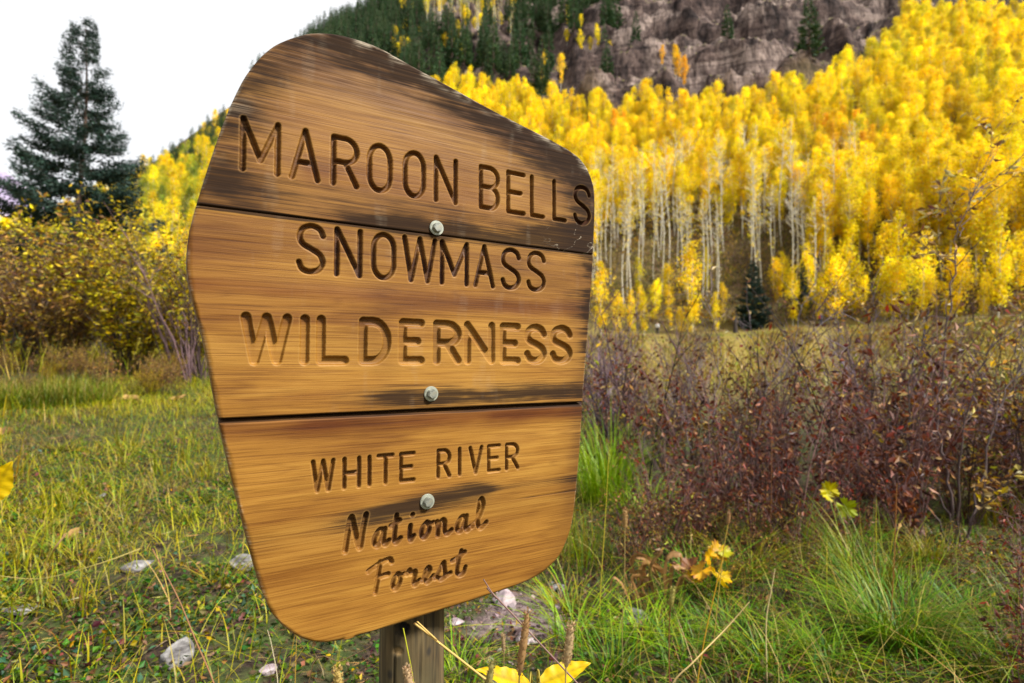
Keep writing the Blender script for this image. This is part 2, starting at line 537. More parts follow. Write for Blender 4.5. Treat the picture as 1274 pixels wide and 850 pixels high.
def zbase(x, y):
    r, ph = polar(x, y)
    foot = np.interp(ph, FOOT_PH, FOOT_R); ridge = np.interp(ph, FOOT_PH, RIDGE_R)
    e = np.interp(ph, SKY_PH, SKY_E, left=0.12, right=0.12)
    zf = z_near(np.minimum(r, foot), ph)
    t = np.clip((r - foot) / (ridge - foot), 0, 1)
    ztop = CAMZ + ridge * e
    s = t * t / (t + 0.02) * 1.02
    z = zf + (ztop - zf) * s
    z = z - np.clip(r - ridge, 0, 400) * 0.25
    z = z + 0.05 * fbm(x * 0.55, y * 0.55, 5) * sstep(0.8, 3, r) + 0.016 * fbm(x * 3.1, y * 3.1, 6)
    z = z + 3.0 * fbm(x * 0.03, y * 0.03, 9) * sstep(70, 150, r)
    return z


def proj(x, y, z):
    p = math.atan((HY - 425) / F)
    dz = z - CAMZ
    fw = y * math.cos(p) + dz * math.sin(p); up = -y * math.sin(p) + dz * math.cos(p)
    return 637 + F * x / fw, 425 - F * up / fw


BND_X = np.array([-200, 60, 180, 290, 420, 560, 600, 700, 760, 800, 870, 960, 1000, 1060, 1100, 1130, 1230, 1274, 1500])
BND_Y = np.array([280, 262, 240, 215, 175, 122, 130, 148, 154, 150, 154, 138, 122, 108, 88, 34, 42, 48, 56])


def rockmask(x, y, z):
    px, py = proj(x, np.maximum(y, 1), z)
    b = np.interp(px, BND_X, BND_Y)
    r, ph = polar(x, y)
    m = (1 - sstep(b - 4, b + 9, py + 9 * fbm(x * .08, y * .08, 31))) * sstep(95, 125, r)
    return m * sstep(-18, -12, ph)


def zfun(x, y, want=False):
    x = np.asarray(x, float); y = np.asarray(y, float)
    z = zbase(x, y)
    r, ph = polar(x, y)
    m = rockmask(x, y, z)
    # terraced cliff bands with buttresses and gullies
    wob = 14 * fbm(x * 0.028, y * 0.028, 41, 4)
    gul = fbm(x * 0.06, z * 0.012 + y * .01, 47, 4)
    step = 24.0
    q = (z + wob) / step
    k = np.floor(q); f = q - k
    terr = (k + sstep(0.50, 0.72, f) * 0.80 + f * 0.20) * step - wob
    q2 = (z + .5 * wob) / 6.5; k2 = np.floor(q2); t2 = (k2 + sstep(.45, .8, q2 - k2)) * 6.5 - .5 * wob
    rid = 1 - np.abs(fbm(x * .085, y * .045, 57, 3)) * 2.2
    zz = z + m * ((terr - z) * 0.8 + (t2 - z) * .55 + 8 * gul + 4.0 * np.clip(rid, -.6, 1) + 3.0 * fbm(x * .25, y * .2, 53, 4) + 1.3 * fbm(x * .8, y * .6, 55, 3))
    if want:
        return zz, m
    return zz


def bare_mask(x, y):
    d = np.hypot((x - 0.07) / 0.27, (y - 2.75) / 0.30)
    d2 = np.hypot((x + 0.1) / 0.25, (y - 2.3) / 0.25)
    n = 0.55 * fbm(x * 5, y * 5, 71)
    return np.maximum(1 - sstep(0.75, 1.15, d + n), 0.0 * d2)


def polar_sheet(name, phis, rs, mat, closed=False, dz=0.0):
    PH, RR = np.meshgrid(np.radians(phis), rs, indexing='ij')
    x = RR * np.sin(PH); y = RR * np.cos(PH)
    z, m = zfun(x, y, True)
    z = z + dz
    nr = len(rs); nph = len(phis)
    i = np.arange(nph if closed else nph - 1)[:, None] * nr; j = np.arange(nr - 1)[None]
    i2 = ((i // nr + 1) % nph) * nr
    Q = np.stack([i + j, i + j + 1, i2 + j + 1, i2 + j], -1).reshape(-1, 4)
    V = np.stack([x, y, z], -1).reshape(-1, 3)
    flat = name == 'mountainside'
    far = sstep(9, 22, RR) * (1 - sstep(78, 92, RR)); fo = sstep(78, 92, RR) * (1 - m)
    return mesh_np(name, V, Q, mats=[mat], smooth=not flat, attrs={'far': far, 'forest': fo, 'bare': bare_mask(x, y)})


rs_near = np.concatenate([[0.0005], np.geomspace(0.35, 58, 150)])
ph_full = np.concatenate([np.arange(-60, 60, 0.9), np.arange(60, 300, 4.0)])
tag(link('ground', polar_sheet('ground', ph_full, rs_near, M_GROUND, closed=True)), kind='structure')
rs_far = np.concatenate([np.arange(57.2, 130, 2.4), np.arange(130, 300, 0.95), np.arange(300, 620, 7)])
tag(link('mountainside', polar_sheet('mountainside', np.arange(-56, 56.01, 0.2), rs_far, M_ROCK, dz=-0.03)), kind='structure')
tag(link('hills', polar_sheet('hills', np.arange(55.9, 304.2, 3.1), np.concatenate([[57.2], np.geomspace(60, 900, 40)]), M_ROCK, dz=-0.05)), kind='structure')


def distant_mountain():
    m = simple_mat('hazed_maroon_shale', [(0.3, (0.17, 0.14, 0.22)), (0.5, (0.30, 0.25, 0.36)), (0.7, (0.44, 0.38, 0.46))], (1, 1, 2.2), 0.006, 0.95, 0.5, 30)  # purple rock, paled and blued in the colour to stand for distance haze
    xs = np.linspace(-1.0, 1.0, 150); ts = np.linspace(0, 1, 60)
    X, T = np.meshgrid(xs, ts, indexing='ij')
    R = 2600
    px = -140 + 330 * X
    top = 165 + 160 * np.abs((px + 60) / 200.0) ** 1.1 + 9 * fbm(px * .05, px * 0, 5)
    zt = (HY - np.minimum(top, 445)) / F * R
    y = R + 1500 * (T - 1) * -0.0 - 1300 * (1 - T)
    x = (px - 637) / F * y
    z = zt * T ** 1.15 + 60 * fbm(x * .004, y * .004, 77, 5) * (T > 0) * (1 - T * 0.7) - 40 * (1 - T)
    nt_ = len(ts); i = np.arange(len(xs) - 1)[:, None] * nt_; j = np.arange(nt_ - 1)[None]
    Q = np.stack([i + j, i + nt_ + j, i + nt_ + j + 1, i + j + 1], -1).reshape(-1, 4)
    tag(link('distant_mountain', mesh_np('distant_mountain', np.stack([x, y, z], -1).reshape(-1, 3), Q, mats=[m])), kind='structure')


distant_mountain()


def at(px, Y):
    """ground point under image column px at depth Y"""
    x = (px - 637) / F * Y
    return np.array([x, Y, float(zfun(x, Y))])


def gpt(px, py, lo=1.2, hi=60):
    """ground point seen at px, py"""
    Y = np.geomspace(lo, hi, 600); x = (px - 637) / F * Y
    _, yy = proj(x, Y, zfun(x, Y))
    k = int(np.argmax(yy <= py))
    return np.array([x[k], Y[k], float(zfun(x[k], Y[k]))])


# ------------------------------------------------------------------ the sign
def polyl(*p): return np.array(p, float)


def crom(P, n=8, closed=False):
    P = np.asarray(P, float)
    Pp = np.vstack([P[-1], P, P[0], P[1]]) if closed else np.vstack([2 * P[0] - P[1], P, 2 * P[-1] - P[-2]])
    outp = []
    m = len(P) if closed else len(P) - 1
    for i in range(m):
        a, b, c, d = Pp[i:i + 4]
        t = np.linspace(0, 1, n, endpoint=False)[:, None]
        outp.append(0.5 * (2 * b + (c - a) * t + (2 * a - 5 * b + 4 * c - d) * t ** 2 + (3 * b - a - 3 * c + d) * t ** 3))
    outp.append(P[:1] if closed else P[-1:])
    return np.vstack(outp)


def arc(cx, cy, rx, ry, a0, a1, n=14):
    a = np.radians(np.linspace(a0, a1, n))
    return np.stack([cx + rx * np.cos(a), cy + ry * np.sin(a)], 1)


S_ = crom([(1, .80), (.86, .94), (.52, 1), (.16, .93), (.02, .75), (.14, .6), (.5, .5), (.86, .39), (1, .22), (.82, .06), (.45, 0), (.13, .06), (0, .2)], 5)
O_ = np.vstack([arc(.5, .68, .5, .32, 0, 180), arc(.5, .32, .5, .32, 180, 360), [(1, .68)]])
bowl = lambda y0, y1, x: np.vstack([[(0, y1)], arc(x, (y0 + y1) / 2, 1 - x, (y1 - y0) / 2, 90, -90), [(0, y0)]])
GL = {
    'M': [polyl((0, 0), (0, 1), (.5, .22), (1, 1), (1, 0))], 'A': [polyl((0, 0), (.5, 1), (1, 0)), polyl((.2, .33), (.8, .33))],
    'R': [polyl((0, 0), (0, 1)), bowl(.48, 1, .5), polyl((.52, .46), (1, 0))], 'O': [O_],
    'N': [polyl((0, 0), (0, 1), (1, 0), (1, 1))], 'B': [polyl((0, 0), (0, 1)), bowl(.52, 1, .5), bowl(0, .52, .55)],
    'E': [polyl((1, 1), (0, 1), (0, 0), (1, 0)), polyl((0, .51), (.8, .51))], 'L': [polyl((0, 1), (0, 0), (1, 0))],
    'S': [S_], 'W': [polyl((0, 1), (.22, 0), (.5, 1), (.76, 0), (1, 1))], 'I': [polyl((.5, 0), (.5, 1))],
    'D': [polyl((0, 0), (0, 1)), np.vstack([[(0, 1)], arc(.42, .5, .58, .5, 90, -90), [(0, 0)]])],
    'H': [polyl((0, 0), (0, 1)), polyl((1, 0), (1, 1)), polyl((0, .5), (1, .5))],
    'T': [polyl((0, 1), (1, 1)), polyl((.5, 1), (.5, 0))], 'V': [polyl((0, 1), (.48, 0), (1, 1))],
    'n_cap': [crom([(.03, 0), (.15, .55), (.3, 1), (.45, .62), (.68, .03), (.8, .45), (.97, 1.02)], 5)],
    'F': [crom([(.5, .97), (.42, .5), (.3, 0)], 5), crom([(.0, .74), (.22, .84), (.55, .95), (.9, 1.02), (1, .9)], 5), polyl((.36, .47), (.85, .53))],
    'a': [crom([(.78, .95), (.45, .98), (.12, .6), (.05, .2), (.3, .0), (.6, .35), (.84, 1.0)], 6), crom([(.84, 1.0), (.74, .35), (.85, .0), (1.15, .22)], 6)],
    't': [crom([(.62, 1.75), (.42, .8), (.34, .2), (.55, 0), (1.1, .25)], 6), crom([(-.05, 1.12), (.4, 1.2), (1.0, 1.4)], 4)],
    'i': [crom([(.45, .95), (.3, .3), (.5, 0), (1.15, .25)], 6), polyl((.85, 1.62), (.87, 1.64))],
    'o': [crom([(.6, 1), (.2, .7), (.05, .25), (.35, 0), (.8, .35), (.85, .85), (.6, 1)], 6), crom([(.6, 1), (.8, .82), (1.25, .9)], 4)],
    'n': [crom([(.05, .92), (.12, .5), (.1, 0)], 5), crom([(.12, .45), (.4, .95), (.62, .85), (.6, .3), (.75, 0), (1.1, .22)], 6)],
    'l': [crom([(-.15, .2), (.35, .7), (.75, 1.55), (.62, 2.05), (.4, 1.7), (.3, .5), (.5, 0), (1.0, .35)], 7)],
    'r': [crom([(-.1, .85), (.15, 1.1), (.3, .85), (.62, .95), (.72, .8), (.55, .3), (.65, 0), (1.1, .25)], 6)],
    'e': [crom([(-.05, .15), (.45, .45), (.8, .8), (.6, 1.02), (.25, .75), (.15, .3), (.4, 0), (.75, .08), (1.15, .35)], 6)],
    's': [crom([(-.1, .15), (.3, .7), (.6, 1.15), (.68, .6), (.7, .15), (.4, 0), (.1, .12)], 6), polyl((.7, .15), (1.15, .3))],
    'fin_t': [crom([(.7, 1.75), (.45, .8), (.4, .2), (.6, 0), (.85, .1), (1, .5)], 6), crom([(.05, 1.15), (.5, 1.3), (.95, 1.62)], 4)],
}
# (glyph, left, right) in metres on the face, then baseline and cap height, stroke width, depth, stain of each groove
LINES = [
    ([('M', -.3143, -.257, .34), ('A', -.2447, -.1973, .62), ('R', -.1815, -.135, .72), ('O', -.1225, -.078, .62), ('O', -.06, -.0168, .66), ('N', -.0021, .0453, .62),
      ('B', .0887, .1341, .46), ('E', .1482, .1923, .40), ('L', .2025, .2385, .45), ('L', .2565, .2926, .55), ('S', .3089, .3558, .97)], .2478, .3325, .0088, .0062),
    ([('S', -.2327, -.1876, .62), ('N', -.1744, -.1283, .86), ('O', -.1142, -.0702, .80), ('W', -.06, .0053, .92), ('M', .0105, .0684, .98), ('A', .0774, .1235, .78),
      ('S', .1359, .1809, .80), ('S', .194, .2399, .66)], .101, .1828, .0088, .0062),
    ([('W', -.3095, -.2371, .03), ('I', -.2273, -.2088, .10), ('L', -.2007, -.1487, .10), ('D', -.1333, -.0777, .28), ('E', -.0647, -.0172, .20), ('R', -.002, .0542, .42),
      ('N', .0589, .1239, .14), ('E', .134, .181, .2), ('S', .1886, .2422, .16), ('S', .2495, .3062, .24)], -.0410, .0383, .0145, .0056),
    ([('W', -.2069, -.1685, .55), ('H', -.158, -.1271, .68), ('I', -.1183, -.1088, .72), ('T', -.1021, -.0705, .5), ('E', -.0628, -.0328, .55), ('R', .0057, .0347, .60),
      ('I', .0466, .0552, .62), ('V', .0687, .099, .6), ('E', .1067, .1367, .42), ('R', .1454, .1774, .58)], -.241, -.1884, .0072, .0054),
    ([('n_cap', -.1579, -.1123, .40)], -.3430, -.2807, .0098, .0060),
    ([('a', -.1101, -.0783, .66), ('t', -.0795, -.0561, .80), ('i', -.0501, -.0321, .92), ('o', -.0272, .0001, .90), ('n', .0019, .0372, .70), ('a', .0405, .0739, .55), ('l', .0759, .1105, .30)],
     -.3432, -.3085, .0088, .0062),
    ([('F', -.1182, -.07, .28)], -.4185, -.3605, .0085, .0055),
    ([('o', -.0776, -.0524, .62), ('r', -.0495, -.0223, .60), ('e', -.0223, .0025, .66), ('s', .0025, .0344, .66), ('fin_t', .0312, .0675, .70)], -.4195, -.3870, .0086, .0060),
]
RCH = [(-.134, .5002), (-.100, .4972), (-.0635, .4876), (.0285, .4645), (.1297, .4394), (.2417, .4155), (.305, .3985), (.3405, .3790), (.3600, .350), (.3681, .3138), (.3654, .2192), (.3539, .0827), (.3365, -.0845),
       (.3251, -.2154), (.3085, -.3431), (.2898, -.3963), (.26, -.4306), (.2032, -.4540), (.0981, -.4645), (.0031, -.4703), (-.0831, -.4755), (-.1491, -.4779)]
LCH = [(-.134, .5002), (-.165, .4996), (-.1964, .4940), (-.2298, .4800), (-.2707, .4490), (-.3015, .4054), (-.3225, .3571), (-.3427, .2936), (-.3690, .1898), (-.3785, .135), (-.3765, .078), (-.3549, -.0128),
       (-.3345, -.1227), (-.3152, -.2111), (-.2922, -.3074), (-.2710, -.3849), (-.2516, -.4243), (-.2225, -.4550), (-.1865, -.4735), (-.1491, -.4779)]
RC = crom(RCH, 14); LC = crom(LCH, 14)
BOLTS = [(.0033, .2013), (-.0055, -.0915), (-.0117, -.2771)]


def edge_u(chain, v):
    o = np.argsort(chain[:, 1]); return np.interp(v, chain[o, 1], chain[o, 0])


def seg_dist(px, py, poly):
    d = np.full(px.shape, 1e9)
    for (ax, ay), (bx, by) in zip(poly[:-1], poly[1:]):
        vx, vy = bx - ax, by - ay
        t = np.clip(((px - ax) * vx + (py - ay) * vy) / (vx * vx + vy * vy + 1e-12), 0, 1)
        d = np.minimum(d, np.hypot(px - ax - t * vx, py - ay - t * vy))
    return d


THICK = 0.038


def plank(v0, v1, seed, ncol=520, dv=0.0014):
    h = v1 - v0
    base = np.arange(v0, v1, dv)
    extra = np.geomspace(0.00004, 0.004, 12)
    vs = np.unique(np.concatenate([base, v0 + extra, v1 - extra, [v0, v1]]))
    lu = edge_u(LC, vs); ru = edge_u(RC, vs)
    t = np.linspace(0, 1, ncol)
    # denser towards the rim for a clean arris
    t = 0.5 - 0.5 * np.cos(np.pi * t) * 0.12 - 0.88 * (0.5 - t)
    t = (t - t[0]) / (t[-1] - t[0])
    U = lu[:, None] + (ru - lu)[:, None] * t[None]; Vv = np.repeat(vs[:, None], ncol, 1)
    shp = U.shape
    dep = np.zeros(shp); gr = np.zeros(shp); lip = np.zeros(shp); tan = np.zeros(shp)
    for items, yb, yt, wd, D in LINES:
        if yb > v1 + .03 or yt < v0 - .03: continue
        hw = wd / 2
        for g, a, b, st in items:
            if g == 'I': a, b = (a + b) / 2 - hw - 1e-4, (a + b) / 2 + hw + 1e-4
            for pl in GL[g]:
                P = np.stack([a + hw + pl[:, 0] * (b - a - wd), yb + hw + pl[:, 1] * (yt - yb - wd)], 1)
                lo = P.min(0) - wd; hi = P.max(0) + wd
                r0 = np.searchsorted(vs, lo[1]); r1 = np.searchsorted(vs, hi[1])
                if r1 - r0 < 2: continue
                sub = np.s_[r0:r1]
                c0 = max(0, int((U[sub] < lo[0]).sum(1).min()) - 1); c1 = int((U[sub] < hi[0]).sum(1).max()) + 1
                sub = np.s_[r0:r1, c0:c1]
                uu, vv = U[sub], Vv[sub]
                wob = 0.0004 * fbm(uu * 160, vv * 160, 12, 2)
                d = seg_dist(uu, vv, P) + wob
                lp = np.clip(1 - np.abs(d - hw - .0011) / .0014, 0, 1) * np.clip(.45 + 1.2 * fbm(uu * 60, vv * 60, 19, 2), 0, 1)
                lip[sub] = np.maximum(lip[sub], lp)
                prof = 1.3 * D * sstep(0, 1, np.clip((hw - d) / 0.0026 + 0.15, 0, 1)) * (0.88 + 0.12 * (1 - np.clip(d / hw, 0, 1) ** 2))
                dep[sub] = np.maximum(dep[sub], prof)
                gs = min(1, st * (1.0 if yb > 0 and yb < .2 else .82)) * sstep(-.0006, .0012, hw - d) * np.clip(0.78 + 0.65 * fbm(uu * 25, vv * 60, 15, 3) + .2, 0, 1.15)
                gr[sub] = np.maximum(gr[sub], np.clip(gs, 0, 1))
    # arris, undulation of the sanded face and raised grain
    edge = np.minimum(np.minimum(np.abs(U - lu[:, None]) * 0.8, np.abs(ru[:, None] - U) * 0.8), 1)
    te = seg_dist(U, Vv, LC[(LC[:, 1] > .40)][::3]) if v1 > .45 else None
    rim = edge.copy()
    if v1 > .45:
        rim = np.minimum(rim, seg_dist(U, Vv, RC[RC[:, 1] > .30][::4])); rim = np.minimum(rim, te)
    if v0 < -.45:
        rim = np.minimum(rim, seg_dist(U, Vv, RC[RC[:, 1] < -.33][::4])); rim = np.minimum(rim, seg_dist(U, Vv, LC[LC[:, 1] < -.33][::4]))
    sm = np.minimum(Vv - v0, v1 - Vv)
    if v1 > .45: sm = Vv - v0
    if v0 < -.45: sm = v1 - Vv
    chip = 1 + 0.8 * fbm(U * 40, Vv * 40, seed + 3, 3)
    dep = dep + 0.0034 * np.clip(1 - rim / (0.0046 * chip), 0, 1) ** 2 + 0.0018 * np.clip(1 - sm / 0.0028, 0, 1) ** 2
    dep = dep + 0.0006 * fbm(U * 5, Vv * 30, seed, 3)
    top = np.full(shp, 1.0)
    if v1 > .45: top = np.minimum(seg_dist(U, Vv, RC[RC[:, 1] > .34][::4]), seg_dist(U, Vv, LC[LC[:, 1] > .36][::4]))
    raised = np.clip(1 - top / 0.14, 0, 1) + np.clip(1 - (U + .38) / .12, 0, 1) * (v1 > .45)
    dep = dep + 0.00055 * raised * fbm(U * 5 + .3 * fbm(U * 3, Vv * 20, 9), Vv * 330, seed + 7, 2)
    # weather stains painted into the wood
    stk = .38 * fbm(U * 9, Vv * 150, seed + 20, 4) + .35 * fbm(U * 30, Vv * 90, seed + 25, 3); stb = fbm(U * 6, Vv * 22, seed + 31, 4); bl = fbm(U * 9, Vv * 9, seed + 44, 4)
    dark = np.zeros(shp); warm = np.zeros(shp); pale = np.zeros(shp)
    rgt = ru[:, None] - U; lft = U - lu[:, None]
    if v1 > .45:
        rt = seg_dist(U, Vv, RC[RC[:, 1] > .36][::4])
        wtop = 0.050 + 0.036 * sstep(-.05, .30, U)
        dark += 1.15 * np.exp(-(rt / wtop) ** 2 * 1.1) * (0.86 + 1.3 * stk)
        lt = seg_dist(U, Vv, LC[LC[:, 1] > .25][::4])
        dark += 0.62 * np.exp(-(lt / 0.060) ** 2) * (0.8 + 1.6 * stk + .6 * bl)
        dark += 0.75 * np.exp(-(rgt / 0.075) ** 2) * (0.8 + 1.5 * stk)
        dark += 0.30 * sstep(.2505, .247, Vv) * sstep(-.20, -.34, U) * (0.9 + bl)
        dark += 0.30 * sstep(.249, .246, Vv) * (0.9 + 1.4 * stk)
        dark += 1.15 * np.exp(-((Vv - .198 - .0 * U) / 0.018) ** 2) * sstep(-.21, -.03, U) * (1 - 0.45 * sstep(.02, .14, U)) * (0.95 + .8 * stk)
        dark += 0.95 * sstep(.08, .30, U) * np.exp(-((Vv - .205) / 0.036) ** 2) * (0.9 + stk)
        warm += 0.95 * np.exp(-((Vv - .268) / .021) ** 2) * sstep(-.26, -.2, U) * (1 - sstep(.12, .17, U)) * np.clip(0.35 + 1.5 * fbm(U * 13, Vv * 9, 61, 3), 0, 1)
        warm += .45 * np.clip(-stb, 0, 1)
        tan += .85 * np.exp(-(rt / .11) ** 2) * (.9 + .6 * stk) + .75 * np.exp(-(lt / .085) ** 2) * (.8 + .8 * stk + .5 * bl) + .55 * sstep(.262, .235, Vv) * (.8 + bl)
        tan += .5 * np.exp(-(rgt / .10) ** 2)
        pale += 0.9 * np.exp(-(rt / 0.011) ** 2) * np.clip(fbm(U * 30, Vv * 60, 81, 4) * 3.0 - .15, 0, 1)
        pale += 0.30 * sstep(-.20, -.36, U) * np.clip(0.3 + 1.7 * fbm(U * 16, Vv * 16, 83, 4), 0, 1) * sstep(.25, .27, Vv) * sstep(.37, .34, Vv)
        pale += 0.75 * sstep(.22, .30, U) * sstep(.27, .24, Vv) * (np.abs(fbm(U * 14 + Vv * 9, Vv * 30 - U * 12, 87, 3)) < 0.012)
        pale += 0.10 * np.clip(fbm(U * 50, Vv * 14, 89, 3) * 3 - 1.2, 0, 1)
    elif v0 < -.45:
        ctr = BOLTS[2][1] + .014 * np.tanh((U + .02) / .12)
        up = np.exp(-((Vv - ctr) / np.where(Vv > ctr, 0.013, 0.025)) ** 2)
        dark += 1.15 * up * sstep(-.25, -.07, U) * (1 - sstep(.06, .15, U)) * (0.95 + .7 * stk)
        dark += 0.35 * np.exp(-((Vv + .272) / 0.009) ** 2) * sstep(.06, .12, U) * (1 + stk)
        dark += 0.42 * np.exp(-(rgt / 0.035) ** 2) * (0.8 + 1.2 * stk) * sstep(-.42, -.2, Vv)
        warm += 0.85 * np.exp(-((Vv + .136) / .018) ** 2) * (0.75 + .9 * stb) + 0.35 * np.clip(-stb * 1.6, 0, 1)
        tan += .35 * np.exp(-((Vv + .30) / .035) ** 2) * (.7 + stb) + .4 * np.exp(-(rgt / .05) ** 2) + .3 * np.clip(-bl * 1.5, 0, 1)
        warm += 0.5 * np.exp(-((Vv + .36) / .014) ** 2) * sstep(-.1, -.22, U) * (1 + stb)
        # a long check in the grain
        ck = np.abs(Vv - (-.2975 + .010 * (U - .1) + .0022 * fbm(U * 9, U * 0, 91, 3)))
        dark += 0.8 * np.clip(1 - ck / 0.0011, 0, 1) * sstep(.09, .2, U)
        ck2 = np.abs(Vv - (-.3035 + .02 * (U + .3) + .0016 * fbm(U * 9, U * 0, 92, 3)))
        dark += 0.55 * np.clip(1 - ck2 / 0.0012, 0, 1) * sstep(-.16, -.25, U)
        dep = dep + 0.0009 * np.clip(1 - ck / 0.0012, 0, 1) * sstep(.12, .2, U)
    else:
        dark += 1.1 * np.exp(-((Vv + .096) / 0.018) ** 2) * sstep(-.19, -.05, U) * (0.9 + .9 * stk)
        dark += 0.55 * np.exp(-((Vv + .090) / 0.016) ** 2) * sstep(-.33, -.25, U) * (1 - sstep(-.2, -.1, U)) * np.clip(.2 + 1.8 * stk, 0, 1)
        dark += 0.75 * np.exp(-((Vv - .187) / 0.006) ** 2) * (0.9 + stk) + 0.42 * np.exp(-((U - .006) / .025) ** 2) * sstep(.11, .18, Vv)
        dark += 0.85 * np.exp(-(rgt / 0.026) ** 1.5) * (0.8 + 1.6 * stk) * sstep(-.11, .0, Vv)
        dark += 0.36 * np.exp(-(rgt / 0.085) ** 2) * (0.5 + 2.5 * stk) * sstep(.0, .1, Vv)
        warm += 0.75 * np.exp(-((Vv - .070) / .019) ** 2) * (0.75 + .9 * stb) + 0.4 * np.clip(-stb * 1.5, 0, 1)
        warm += 0.4 * np.exp(-(lft / 0.09) ** 2) * np.exp(-((Vv - .125) / .04) ** 2)
        tan += .4 * np.exp(-((Vv - .150) / .03) ** 2) * (.7 + stb) + .4 * np.exp(-(rgt / .06) ** 2) + .35 * np.clip(-bl * 1.5, 0, 1)
        ck = np.abs(Vv - (.142 + .0022 * fbm(U * 9, U * 0, 93, 3)))
        dark += 0.6 * np.clip(1 - ck / 0.0010, 0, 1) * sstep(-.16, -.1, U) * (1 - sstep(.2, .26, U))
        ck = np.abs(Vv - (.0475 + .0010 * fbm(U * 9, U * 0, 94, 3)))
        dark += 0.42 * np.clip(1 - ck / 0.0010, 0, 1)
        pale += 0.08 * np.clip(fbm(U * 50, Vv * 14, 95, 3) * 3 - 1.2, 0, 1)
    dark += 0.8 * np.clip(1 - sm / 0.0035, 0, 1)
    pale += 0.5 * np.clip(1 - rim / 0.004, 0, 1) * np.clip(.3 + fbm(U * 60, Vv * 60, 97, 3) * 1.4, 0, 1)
    nf = U.size
    front = np.stack([U, dep, Vv], -1).reshape(-1, 3)
    nr, nc = shp
    idx = np.arange(nf).reshape(shp)
    Qf = np.stack([idx[:-1, :-1], idx[:-1, 1:], idx[1:, 1:], idx[1:, :-1]], -1).reshape(-1, 4)
    loop = np.concatenate([idx[0, :], idx[1:, -1], idx[-1, -2::-1], idx[-2:0:-1, 0]])
    bk = front[loop].copy(); bk[:, 1] = THICK
    # slanted joint faces, so the gap does not show daylight
    for vv_, sl in ((.1905, -.010), (.1885, -.010), (-.1178, .012), (-.1250, .012)):
        bk[np.abs(front[loop][:, 2] - vv_) < 1e-6, 2] += sl
    nl = len(loop); b0 = nf + np.arange(nl)
    Qs = np.stack([loop, b0, np.roll(b0, -1), np.roll(loop, -1)], -1)
    # back face: strips between the left and right back vertices
    bi = np.full(nf, -1); bi[loop] = b0
    Lb = bi[idx[1:-1, 0]]; Rb = bi[idx[1:-1, -1]]
    Qb = np.stack([Lb[:-1], Lb[1:], Rb[1:], Rb[:-1]], -1)
    V = np.vstack([front, bk]); Q = np.vstack([Qf, Qs, Qb])
    pad = lambda a, v: np.concatenate([np.clip(a, 0, 1).ravel(), np.full(nl, v)])
    return mesh_np('plank', V, Q, mats=[M_WOOD], attrs={'lip': pad(lip * (gr < .05) * .38, 0), 'tan': pad(tan, .2), 'dark': pad(dark, .35), 'warm': pad(warm, .3), 'pale': pad(pale, .25), 'groove': pad(gr, 0)})


